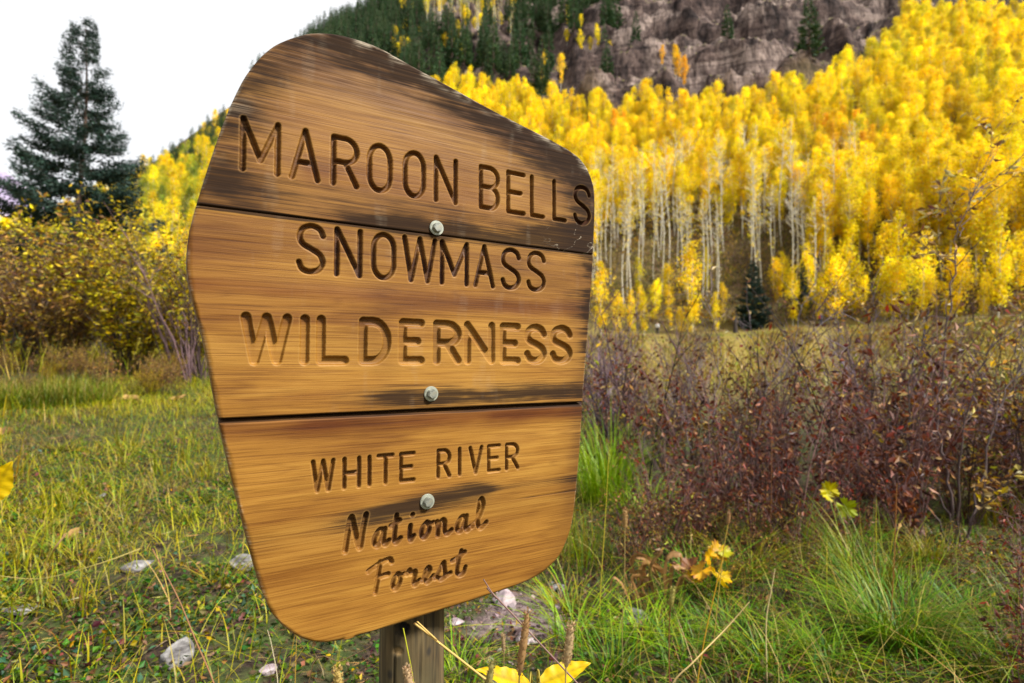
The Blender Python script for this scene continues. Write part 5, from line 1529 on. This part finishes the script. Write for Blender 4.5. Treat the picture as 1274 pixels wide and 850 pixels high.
def big_leaf(mb, base, tip, wd, col, nrm, curl=.12, lobes=0, vein=.72, n=34):
    base = np.asarray(base, float); tip = np.asarray(tip, float); D = tip - base; Ln = np.linalg.norm(D); D /= Ln
    nrm = np.asarray(nrm, float); S = np.cross(D, nrm); S /= np.linalg.norm(S); U = np.cross(S, D)
    t = np.linspace(0, 1, n)
    w_ = np.sin(np.pi * t ** .72) ** .85 * wd * .5
    if lobes: w_ = w_ * (1 + .38 * np.abs(np.sin(t * math.pi * lobes)) - .15)
    w_ = w_ * (1 + .05 * np.sin(t * 40)); w_[-1] = .0004
    ss = np.array([-1, -.8, -.55, -.3, -.07, .07, .3, .55, .8, 1.0])
    lift = np.array([.22, .15, .09, .04, -.02, -.02, .045, .10, .17, .26])
    V = base + D * (t * Ln)[:, None, None] + 0
    V = (base[None, None] + (t * Ln)[:, None, None] * D + w_[:, None, None] * ss[None, :, None] * S
         + (w_[:, None] * lift[None] * (1 + .4 * np.sin(t * 9)[:, None]) - curl * Ln * (t ** 2)[:, None] + .012 * Ln * np.sin(t * 30)[:, None] * np.abs(ss)[None])[..., None] * U)
    k = len(ss); i = np.arange(n - 1)[:, None] * k; j = np.arange(k - 1)[None]
    Q = np.stack([i + j, i + j + 1, i + k + j + 1, i + k + j], -1).reshape(-1, 4)
    sp_ = fbm(t[:, None] * 9 + base[0] * 50, ss[None] * 2.2, 5, 3) - .9 * (rng.random((n, k)) < .035) * (np.abs(ss)[None] > .5)
    C = np.asarray(col)[None, None] * (1 + .22 * sp_)[..., None] * np.where(np.abs(ss) < .1, vein, 1)[None, :, None] * (1 - .16 * (np.abs(((t[:, None] * 7 - np.abs(ss)[None] * 1.1) % 1) - .5) < .13))[..., None]
    mb.add(V.reshape(-1, 3), Q, np.clip(C, 0, 1).reshape(-1, 3))


def palmate(mb, c, nrm, up, R, col, lobes=5):
    """a cut, lobed leaf blade, cupped, with darker veins"""
    c = np.asarray(c, float); nrm = np.asarray(nrm, float) + rng.normal(0, .38, 3); nrm /= np.linalg.norm(nrm)
    X = np.cross(np.asarray(up, float), nrm); X /= np.linalg.norm(X); Yv = np.cross(nrm, X)
    n = 61; th = np.linspace(-math.pi * .92, math.pi * .92, n)
    lob = np.abs(np.cos(th * lobes / 2 * .98)) ** .7
    rr = R * (.70 + .30 * lob) * (1 + .13 * np.sin(th * 19 + rng.uniform(0, 6)) + .08 * np.sin(th * 31)) * rng.uniform(.85, 1.1) * (1 - .25 * np.abs(th) / math.pi)
    V = [c]; C = [np.array(col) * .8]
    for f in (.5, 1.0):
        for t, r_ in zip(th, rr):
            p = c + (X * math.sin(t) + Yv * math.cos(t)) * r_ * f + nrm * R * (.18 * f * f + .10 * f * math.sin(t * 3) - .16 * f * abs(math.sin(t * lobes / 2)))
            V.append(p); C.append(np.array(col) * (np.array([.55, .33, .5]) if (f > .9 and math.sin(t * 5 + R * 900) > .55) else 1) * (1 + .3 * float(fbm(np.array([p[0] * 60]), np.array([p[2] * 60]), 5, 2)[0])) * (.75 if (f > .9 and rng.random() < .25) else 1))
    Q = []
    for i in range(n - 1):
        Q.append((0, 1 + i, 2 + i, 0)) if False else None
        Q.append((1 + i, 1 + n + i, 2 + n + i, 2 + i))
    for i in range(0, n - 2, 2): Q.append((0, 1 + i, 2 + i, 3 + i))
    mb.add(np.array(V), np.array(Q), np.clip(np.array(C), 0, 1))


def leaf_plant(label, base, stems, leaves, scol, name='yellow_leaf_plant', cat='plant'):
    """each leaf is a part of its own"""
    o = thing(name, label, cat, tuple(base)); base = np.asarray(base)
    m = MB()
    for kn, ra in stems:
        P = crom(np.array(kn) - base, 6); m.tube(P, np.linspace(ra, ra * .5, len(P)), scol, 6)
    link('stem', m.mesh('stem', [M_TWIG]), o)
    for (b, t, wd, col, nr, cu, lb) in leaves:
        q = MB()
        if lb: palmate(q, (b + t) / 2 - base, nr, t - b, max(wd, np.linalg.norm(t - b)) * .62, col)
        else: big_leaf(q, b - base, t - base, wd, col, nr, cu, lb)
        link('leaf', q.mesh('leaf', [M_LEAF]), o)
    return o


Yl = (.74, .50, .014); Yo = (.70, .38, .012)
b0 = at(672, 1.18)
leaf_plant('seedling with two large lemon yellow leaves beside the sign post', b0,
           [([b0, P3(662, 860, 1.10), P3(658, 843, 1.06)], .003), ([b0, P3(668, 856, 1.10), P3(672, 842, 1.08)], .0028)],
           [(P3(659, 846, 1.06), P3(598, 822, 1.02), .036, Yl, (.1, -.55, .8), .10, 0), (P3(670, 843, 1.08), P3(733, 816, 1.10), .040, Yl, (-.1, -.6, .8), .04, 0)], (.38, .30, .06))
b0 = at(-18, 1.9)
leaf_plant('large yellow leaf on a stalk at the left edge of the picture', b0, [([b0, P3(-12, 680, 1.7), P3(-8, 622, 1.62)], .004)],
           [(P3(-10, 622, 1.62), P3(18, 574, 1.62), .075, Yl, (.5, -.8, .2), .05, 0)], (.3, .26, .06))
b0 = gpt(885, 760); dd = b0[1]
lv = []
for px, py, tx, ty, wd, c in ((880, 690, 900, 676, .075, (.62, .36, .05)), (888, 705, 903, 722, .055, Yl), (884, 700, 893, 728, .05, Yl), (878, 700, 862, 712, .05, Yo), (872, 706, 852, 716, .055, Yo), (868, 700, 846, 706, .05, (.25, .11, .05)),
                              (892, 688, 904, 680, .05, (.42, .40, .02)), (884, 695, 876, 682, .06, (.70, .42, .03))):
    a = rng.normal(0, .03); lv.append((P3(px, py, dd + a), P3(tx, ty, dd + a - .04), wd, c, (rng.normal(0, .3), -.7, .7), .15, 3))
leaf_plant('geranium with bright yellow and browning lobed leaves right of the drooping leaves', b0, [([b0, P3(880, 730, dd), P3(882, 700, dd)], .0016), ([b0, P3(872, 735, dd), P3(870, 703, dd)], .0014)], lv, (.35, .12, .05))
b0 = gpt(1035, 690); dd = b0[1] - .25
leaf_plant('pair of lime yellow lobed leaves shining in the dark thicket', b0, [([b0, P3(1036, 660, dd), P3(1034, 622, dd)], .003)],
           [(P3(1034, 618, dd), P3(1024, 600, dd), .10, (.62, .55, .03), (.2, -.9, .4), .05, 3), (P3(1040, 622, dd), P3(1056, 636, dd), .11, (.42, .50, .03), (-.2, -.9, .4), .1, 3), (P3(1032, 620, dd), P3(1022, 610, dd), .08, (.55, .50, .03), (.1, -.9, .3), .05, 2)], (.25, .16, .05))
# drooping dry brown leaves
b0 = gpt(830, 762); dd = b0[1]
o = thing('withered_plant', 'withered plant with long drooping tan leaves right of the sign', 'plant', tuple(b0)); m = MB()
lead = [([(800, 745), (782, 700), (790, 690), (805, 692), (815, 712)], .026), ([(808, 750), (800, 705), (805, 698), (820, 708), (822, 722)], .024), ([(825, 755), (824, 700), (832, 688), (845, 692), (848, 702)], .036),
        ([(830, 755), (832, 708), (840, 699), (848, 706)], .026), ([(790, 745), (776, 715), (780, 707), (792, 712), (800, 728)], .024), ([(812, 757), (806, 726), (800, 720), (790, 726)], .022), ([(835, 760), (846, 730), (850, 712), (843, 704)], .02),
        ([(795, 755), (788, 738), (796, 734), (808, 746)], .024), ([(815, 755), (812, 705), (818, 690), (812, 680)], .018), ([(805, 755), (792, 712), (802, 700), (818, 716), (824, 738)], .030), ([(785, 755), (770, 722), (764, 716), (758, 730)], .02),
        ([(800, 758), (786, 728), (790, 716), (806, 722), (814, 742)], .026), ([(820, 758), (838, 722), (850, 716), (858, 726)], .018)]
for pts, wd in lead:
    a = rng.normal(0, .06); J = rng.normal(0, 2.5, (len(pts), 2)); J[0] = 0
    P = crom([P3(px + j[0], py + j[1], dd + a - .0008 * (760 - py) + rng.normal(0, .012)) - b0 for (px, py), j in zip(pts, J)], 7)
    n = len(P); q = np.linspace(0, 1, n)
    w_ = wd * 1.05 * np.clip(np.sin(np.pi * np.clip(q, 0, 1) ** 1.25), 0, 1) ** .7 * (1 + .55 * fbm(q * 11 + a * 40, q * 0 + px, 3, 2)) + .0022
    T = np.gradient(P, axis=0); T /= np.linalg.norm(T, axis=1)[:, None] + 1e-9
    tw = rng.normal(0, .6) + 1.6 * fbm(q * 2.2 + a * 30, q * 0, 8, 2)
    S0 = np.cross(T, np.array([0, 1, .15])); S0 /= np.linalg.norm(S0, axis=1)[:, None] + 1e-9; B0 = np.cross(T, S0)
    S = S0 * np.cos(tw)[:, None] + B0 * np.sin(tw)[:, None]; U_ = np.cross(T, S)
    ss = np.array([-1, -.5, 0, .5, 1]); cupv = np.array([.34, .10, 0, .10, .34])
    V = P[:, None] + S[:, None] * (w_[:, None] * ss[None] * .5)[..., None] + U_[:, None] * (w_[:, None] * cupv[None] * rng.choice([-1, 1]))[..., None]
    V = V + rng.normal(0, .0016, V.shape)
    i = np.arange(n - 1)[:, None] * 5; j = np.arange(4)[None]
    Q = np.stack([i + j, i + j + 1, i + 5 + j + 1, i + 5 + j], -1).reshape(-1, 4)
    c = np.array((.36, .21, .10)) * np.exp(rng.normal(0, .28))
    m.add(V.reshape(-1, 3), Q, np.clip(c * (1 + .5 * fbm(q[:, None] * 8 + a * 20, ss[None] * 2.5, 3, 3)[..., None]) * np.array([1, 1, .72, 1, 1])[None, :, None], 0, 1).reshape(-1, 3))
link('leaf', m.mesh('leaf', [M_LEAF]), o)
# fallen dry leaves on the left
for lab, px, py, k, sz in (('crumpled tan leaf cluster on the grass below the left bushes', 160, 500, 5, .16), ('curled brown dead leaf at the left edge of the meadow', 8, 545, 3, .14), ('dry brown leaves beside the left edge of the sign', 226, 500, 4, .12), ('single pinkish dead leaf in the low herbs', 85, 678, 1, .10)):
    b0 = gpt(px, py); o = thing('dead_leaf', lab, 'leaf', tuple(b0))
    for i in range(k):
        q = MB(); a = rng.uniform(0, 6.28); s0 = rng.normal(0, .05, 3) * [1, .6, 0]; s0[2] = rng.uniform(.01, .05)
        big_leaf(q, s0, s0 + np.array([math.cos(a) * sz, math.sin(a) * sz * .6, rng.uniform(-.01, .12)]), sz * .6, np.array((.46, .29, .13)) * np.exp(rng.normal(0, .25)), (rng.normal(0, .5), -.5, .8), .3, 2)
        link('blade', q.mesh('blade', [M_LEAF]), o)


# timothy heads and stalks
def stalk(label, knots, hd, hr, hcol, scol, group=None, base_d=None, sr=.0011):
    """knots run from the top of the head downwards to the ground"""
    top = P3(*knots[0]); mid = P3(*knots[1]); low = [P3(*k) for k in knots[2:]]
    b0 = at(knots[-1][0], knots[-1][2])
    o = thing('grass_stalk', label, 'grass stalk', tuple(b0), 0, group)
    P = crom([b0 - b0] + [q - b0 for q in low[::-1]] + [mid - b0], 6)
    m = MB(); m.tube(P, sr, scol, 5); link('stem', m.mesh('stem', [M_TWIG]), o)
    if hr > 0:
        n = 16; t = np.linspace(0, 1, n)
        C = (mid - b0)[None] * (1 - t)[:, None] + (top - b0)[None] * t[:, None]
        m = MB(); m.tube(C, hr * (np.clip(np.sin(np.pi * (t * .93 + .05)), 0, 1) ** .45) * (1 + .12 * np.sin(t * 60)), hcol, 9)
        k = 260; tt = rng.random(k); B = (mid - b0)[None] * (1 - tt)[:, None] + (top - b0)[None] * tt[:, None]
        D = unit(k, -.2, .9); m.leaves(B + D * hr * .75, D + [0, 0, .8], hr * .8, hr * .38, pick(k, [(2, hcol), (1, tuple(np.array(hcol) * 1.25)), (1, tuple(np.array(hcol) * .7))], .12))
        link('seed_head', m.mesh('seed_head', [M_LEAF]), o)


TAN = (.47, .30, .155); PALE = (.55, .40, .24); GST = (.46, .42, .14); ST = (.36, .26, .10)
stalk('plump tan grass head between the two yellow leaves', [(656, 758, .84), (646, 832, .84), (644, 900, .85), (640, 960, .88)], 1, .0055, TAN, ST)
stalk('lumpy tan grass head crossing the right hand yellow leaf', [(710, 772, .80), (703, 822, .80), (700, 900, .80), (698, 960, .84)], 1, .0058, PALE, ST)
stalk('short pale grass head in front of the post', [(508, 824, .72), (516, 862, .72), (520, 920, .74)], 1, .0050, PALE, ST)
stalk('short yellowish grass head left of the post', [(424, 825, .72), (428, 868, .72), (430, 920, .74)], 1, .0050, (.52, .40, .16), ST)
stalk('greenish grass head left of the yellow leaf pair', [(613, 815, .80), (604, 870, .80), (602, 930, .82)], 1, .0048, (.34, .30, .12), ST)
stalk('pale green timothy head standing below the drooping leaves', [(835, 728, 2.0), (831, 750, 2.0), (829, 790, 2.05)], 1, .0085, (.50, .46, .16), (.32, .12, .06), sr=.0018)
stalk('small tan timothy head above the bare soil', [(626, 783, 1.6), (627, 805, 1.6), (627, 850, 1.6)], 1, .0055, PALE, ST)
stalk('tall tan grass head rising right of the sign corner', [(777, 633, 2.2), (776, 655, 2.2), (775, 720, 2.2), (772, 770, 2.25)], 1, .009, TAN, ST, sr=.0016)
stalk('thin brown grass head in the middle of the right turf', [(905, 636, 2.3), (903, 650, 2.3), (896, 690, 2.3), (884, 790, 2.3)], 1, .006, TAN, (.42, .30, .07), sr=.0018)
for i, (lab, kn, c, r_) in enumerate((
        ('dead pinkish twig crossing the bottom edge of the sign', [(602, 717, .93), (618, 740, .95), (648, 770, 1.0)], (.26, .16, .14), .0018),
        ('tan dry blade leaning across the post', [(521, 768, .92), (545, 790, .93), (572, 812, .95)], (.60, .40, .14), .0022),
        ('yellow green blade rising in front of the post', [(504, 776, .96), (510, 805, .96), (516, 838, .96), (520, 900, .98)], (.42, .42, .04), .0018),
        ('orange straw stalk leaning in the right turf', [(896, 690, 2.0), (885, 735, 2.0), (872, 790, 2.0), (862, 850, 2.0)], (.52, .30, .04), .0026),
        ('long pale straw lying diagonally across the right turf', [(928, 744, 1.9), (900, 775, 1.9), (860, 815, 1.85), (830, 850, 1.85)], (.60, .44, .20), .0028),
        ('straight pale straw at the right of the tussock', [(960, 704, 2.2), (955, 730, 2.2), (948, 770, 2.2)], (.66, .52, .28), .0024),
        ('reddish dry stalk leaning beside the white streaked stone', [(195, 680, 1.9), (228, 740, 1.9), (250, 790, 1.9), (276, 850, 1.9)], (.34, .17, .09), .0026),
        ('pale dry stalk leaning right of the white streaked stone', [(338, 778, 1.7), (344, 800, 1.7), (352, 850, 1.7)], (.60, .52, .34), .0016),
        ('tan dead stick in the left grass', [(88, 662, 2.8), (76, 678, 2.8), (66, 694, 2.85)], (.52, .33, .19), .007),
        ('long pale grass stem arching over the low herbs', [(0, 712, 2.5), (60, 716, 2.5), (130, 698, 2.5), (180, 680, 2.6)], (.44, .36, .12), .0024),
        ('tall yellow stem in the grass right of the sign', [(757, 560, 2.6), (752, 640, 2.6), (745, 740, 2.6)], (.48, .40, .05), .0022),
        ('brown upright stem in front of the right thicket', [(958, 430, 3.4), (958, 560, 3.4), (954, 700, 3.4)], (.28, .13, .06), .0028),
        ('rust stalk standing in the big tussock', [(1112, 600, 2.5), (1106, 700, 2.5), (1098, 790, 2.5)], (.34, .15, .05), .0028),
        ('dead stalk leaning at the left of the post', [(465, 798, 1.2), (430, 815, 1.25), (390, 838, 1.3)], (.46, .30, .16), .0016))):
    P = [P3(*k) for k in kn]; b0 = at(kn[-1][0], kn[-1][2])
    if i == 0: b0 = at(960, 1.35)
    if i == 1: b0 = at(1090, 1.15)
    if i not in (9,): P = P + [b0]
    P = crom(np.array(P)[::-1] - b0, 6)
    m = MB(); m.tube(P, np.linspace(r_, r_ * .55, len(P)), c, 6)
    tag(link('dry_stalk', m.mesh('dry_stalk', [M_TWIG]), None, tuple(b0)), lab, 'stalk')
# one bright green blade at the right of the post
m = MB(); b0 = at(548, 1.05)
m.blades(np.array([[0, 0, 0.0]]), .80, .016, 1.4, .02, .05, (.09, .24, .03), (.14, .33, .04), 8)
tag(link('grass_shoot', m.mesh('grass_shoot', [M_GRASS]), None, (P3(541, 850, 1.04)[0], 1.04, P3(541, 770, 1.04)[2] - .80)), 'single broad green blade beside the right face of the post', 'grass')


# ------------------------------------------------------------------ people on the meadow and the old stump
def person(label, px, d, face, top, low, hair, s=1.0, stride=.1, arm=.1):
    b0 = at(px, d); o = thing('person', label, 'person', tuple(b0), face)
    skin = simple_mat('skin', [(.3, (.42, .25, .18)), (.7, (.50, .31, .23))], s=8, bs=0)

    def sk(name, pts, edges, radii, mat, par):
        me = bpy.data.meshes.new(name); me.from_pydata([tuple(np.array(p) * s) for p in pts], edges, []); me.materials.append(mat)
        ob = link(name, me, par); md = ob.modifiers.new('skin', 'SKIN'); me.skin_vertices or None
        for v, r_ in zip(me.skin_vertices[0].data, radii): v.radius = (r_ * s,) * 2 if np.isscalar(r_) else (r_[0] * s, r_[1] * s)
        me.skin_vertices[0].data[0].use_root = True
        sm = ob.modifiers.new('smooth', 'SUBSURF'); sm.levels = 1; sm.render_levels = 2
        for p in me.polygons: p.use_smooth = True
        return ob

    def body(grow, keep):
        J = dict(pel=(0, 0, .95), sto=(0, 0, 1.12), che=(0, -.01, 1.32), nek=(0, .0, 1.47), hd0=(0, -.02, 1.56), hd1=(0, -.02, 1.68), hd2=(0, 0, 1.75),
                 hl=(.10, 0, .90), kl=(.11, -.03 - stride, .50), al=(.11, .03 - stride * 1.2, .09), tl=(.11, -.12 - stride * 1.2, .035),
                 hr=(-.10, 0, .90), kr=(-.11, -.03 + stride * .3, .50), ar=(-.11, .05 + stride, .09), tr=(-.11, -.10 + stride, .035),
                 sl=(.19, 0, 1.41), el=(.26, .03, 1.12), wl=(.24, -.14 - arm, .98), fl=(.23, -.21 - arm, .93), sr=(-.19, 0, 1.41), er=(-.26, .03, 1.12), wr=(-.24, -.14 - arm, .98), fr=(-.23, -.21 - arm, .93))
        R = dict(pel=.15, sto=(.14, .11), che=(.16, .115), nek=.055, hd0=.085, hd1=.095, hd2=.06, hl=.10, kl=.065, al=.045, tl=.035, hr=.10, kr=.065, ar=.045, tr=.035, sl=.065, el=.045, wl=.032, fl=.035, sr=.065, er=.045, wr=.032, fr=.035)
        E = [('pel', 'sto'), ('sto', 'che'), ('che', 'nek'), ('nek', 'hd0'), ('hd0', 'hd1'), ('hd1', 'hd2'), ('pel', 'hl'), ('hl', 'kl'), ('kl', 'al'), ('al', 'tl'), ('pel', 'hr'), ('hr', 'kr'), ('kr', 'ar'), ('ar', 'tr'),
             ('che', 'sl'), ('sl', 'el'), ('el', 'wl'), ('wl', 'fl'), ('che', 'sr'), ('sr', 'er'), ('er', 'wr'), ('wr', 'fr')]
        ks = [k for k in J if k in keep]
        g_ = lambda r_: (np.array(r_) + grow) if not np.isscalar(r_) else r_ + grow
        return [J[k] for k in ks], [(ks.index(a), ks.index(b)) for a, b in E if a in ks and b in ks], [g_(R[k]) for k in ks]
    allk = 'pel sto che nek hd0 hd1 hd2 hl kl al tl hr kr ar tr sl el wl fl sr er wr fr'.split()
    sk('body', *body(0, allk), skin, o)
    mt = lambda n, c: simple_mat(n, [(.3, tuple(np.array(c) * .8)), (.7, c)], s=10, bs=0)
    sk('jacket', *body(.022, 'pel sto che sl el wl sr er wr'.split()), mt('jacket_cloth', top), o)
    sk('trousers', *body(.020, 'pel hl kl al hr kr ar'.split()), mt('trouser_cloth', low), o)
    J, E_, R_ = body(.012, ['hd1', 'hd2'])
    sk('hair', [np.array(J[0]) + [0, .03, .02], np.array(J[1]) + [0, .02, .01]], E_, R_, mt('hair_strands', hair), o)
    return o


person('distant person in a white jacket and dark trousers standing on the meadow', 818, 79, 2.6, (.78, .80, .84), (.02, .02, .03), (.42, .38, .34), 1.0, .03, .12)
hk = person('distant hiker in a dark blue top with a red pack walking by the saplings', 1022, 74, 1.7, (.05, .06, .13), (.035, .04, .07), (.10, .07, .05), 1.02, .22, .05)
m = bmesh.new(); bmesh.ops.create_cube(m, size=1); bmesh.ops.scale(m, vec=(.30, .20, .48), verts=m.verts)
bmesh.ops.bevel(m, geom=m.edges[:], offset=.07, segments=3, affect='EDGES')
me = bpy.data.meshes.new('backpack'); m.to_mesh(me); m.free(); me.materials.append(simple_mat('red_nylon', [(.3, (.30, .03, .04)), (.7, (.42, .05, .06))], s=12, bs=0))
hc = hk.location
import mathutils
link('backpack', me, None, tuple(hc + mathutils.Matrix.Rotation(1.7, 3, 'Z') @ Vector((0, .22, 1.26))), (0, 0, 1.7))
tag(bpy.data.objects['backpack'], 'red backpack worn by the distant hiker in dark blue', 'backpack')
m = MB(); P = np.array([[0, 0, -.2], [.02, 0, .6], [0, .02, 1.3], [.05, .02, 1.9], [.04, 0, 2.02]]); m.tube(P, [.34, .27, .24, .20, .03], (.045, .035, .03), 10)
for a in range(5):
    d = np.array([math.cos(a * 1.3), math.sin(a * 1.3), .4]); z0 = np.array([0, 0, .5 + .28 * a]); m.tube(np.stack([z0, z0 + d * .3, z0 + d * .42]), [.06, .04, .015], (.045, .035, .03), 5)
tag(link('tree_stump', m.mesh('tree_stump', [M_TWIG]), None, tuple(at(915, 74)), None), 'dark upright dead stump on the green strip of meadow', 'stump')

X, Y = grid_pts(2.3, 3.9, 11, 46, .33)
for k, (x, y) in enumerate(zip(X, Y)):
    px, py = proj(x, y, float(zfun(x, y)))
    if px < 800 or rng.random() < .25 or (abs(px - 1110) < 75 and y < 3.3) or (abs(px - 870) < 45 and y < 3.3) or (y < 2.7 and px < 1150): continue
    copy_of((BR + BRS)[rng.integers(5)], 'short brown withered shrub in the grass between the sign and the thicket', 'low brown shrubs in front of the thicket', (x, y, float(zfun(x, y))), rng.uniform(0, 6.28), rng.uniform(.24, .5), tuple(rng.normal(0, .14, 2)))
for k, (px, py, s_) in enumerate(((822, 672, .6), (780, 712, .36), (862, 684, .55), (905, 668, .7), (955, 676, .6), (1010, 668, .62), (1060, 690, .5), (935, 700, .4))):
    c = gpt(px, py)
    copy_of(BR[k % 3], 'short brown withered shrub in the grass between the sign and the thicket', 'low brown shrubs in front of the thicket', tuple(c), rng.uniform(0, 6.28), s_, tuple(rng.normal(0, .12, 2)))
pb = MB()
n = 1500; a = rng.uniform(0, 6.28, n); d = np.sqrt(rng.random(n)) * .40
x = .07 + np.cos(a) * d; y = 2.72 + np.sin(a) * d * 1.1
k = rng.random(n) < bare_mask(x, y) * .8 + .15; x, y = x[k], y[k]; n = len(x)
cube = np.array([[-1, -1, -.6], [1, -1, -.6], [1, 1, -.6], [-1, 1, -.6], [-.7, -.6, .7], [.6, -.7, .7], [.7, .7, .6], [-.6, .6, .7]])
fq = np.array([[0, 1, 5, 4], [1, 2, 6, 5], [2, 3, 7, 6], [3, 0, 4, 7], [4, 5, 6, 7]])
sz = .0035 * np.exp(rng.normal(.25, .55, n)); yw = rng.uniform(0, 6.28, n)
C0 = cube[None] * (1 + .35 * rng.normal(0, 1, (n, 8, 3)))
R_ = np.stack([np.stack([np.cos(yw), -np.sin(yw), 0 * yw], -1), np.stack([np.sin(yw), np.cos(yw), 0 * yw], -1), np.stack([0 * yw, 0 * yw, 1 + 0 * yw], -1)], 1)
Vv = np.einsum('nij,nkj->nki', R_, C0) * sz[:, None, None] + on(x, y)[:, None] + np.array([0, 0, .005])
Qq = (np.arange(n)[:, None, None] * 8 + fq[None]).reshape(-1, 4)
pb.add(Vv.reshape(-1, 3), Qq, np.repeat(pick(n, [(3, (.20, .145, .14)), (2, (.13, .09, .09)), (1.2, (.32, .25, .24)), (1.5, (.08, .055, .055))], .2), 8, 0))
tag(link('gravel', pb.mesh('gravel', [M_TWIG], smooth=False)), kind='stuff')
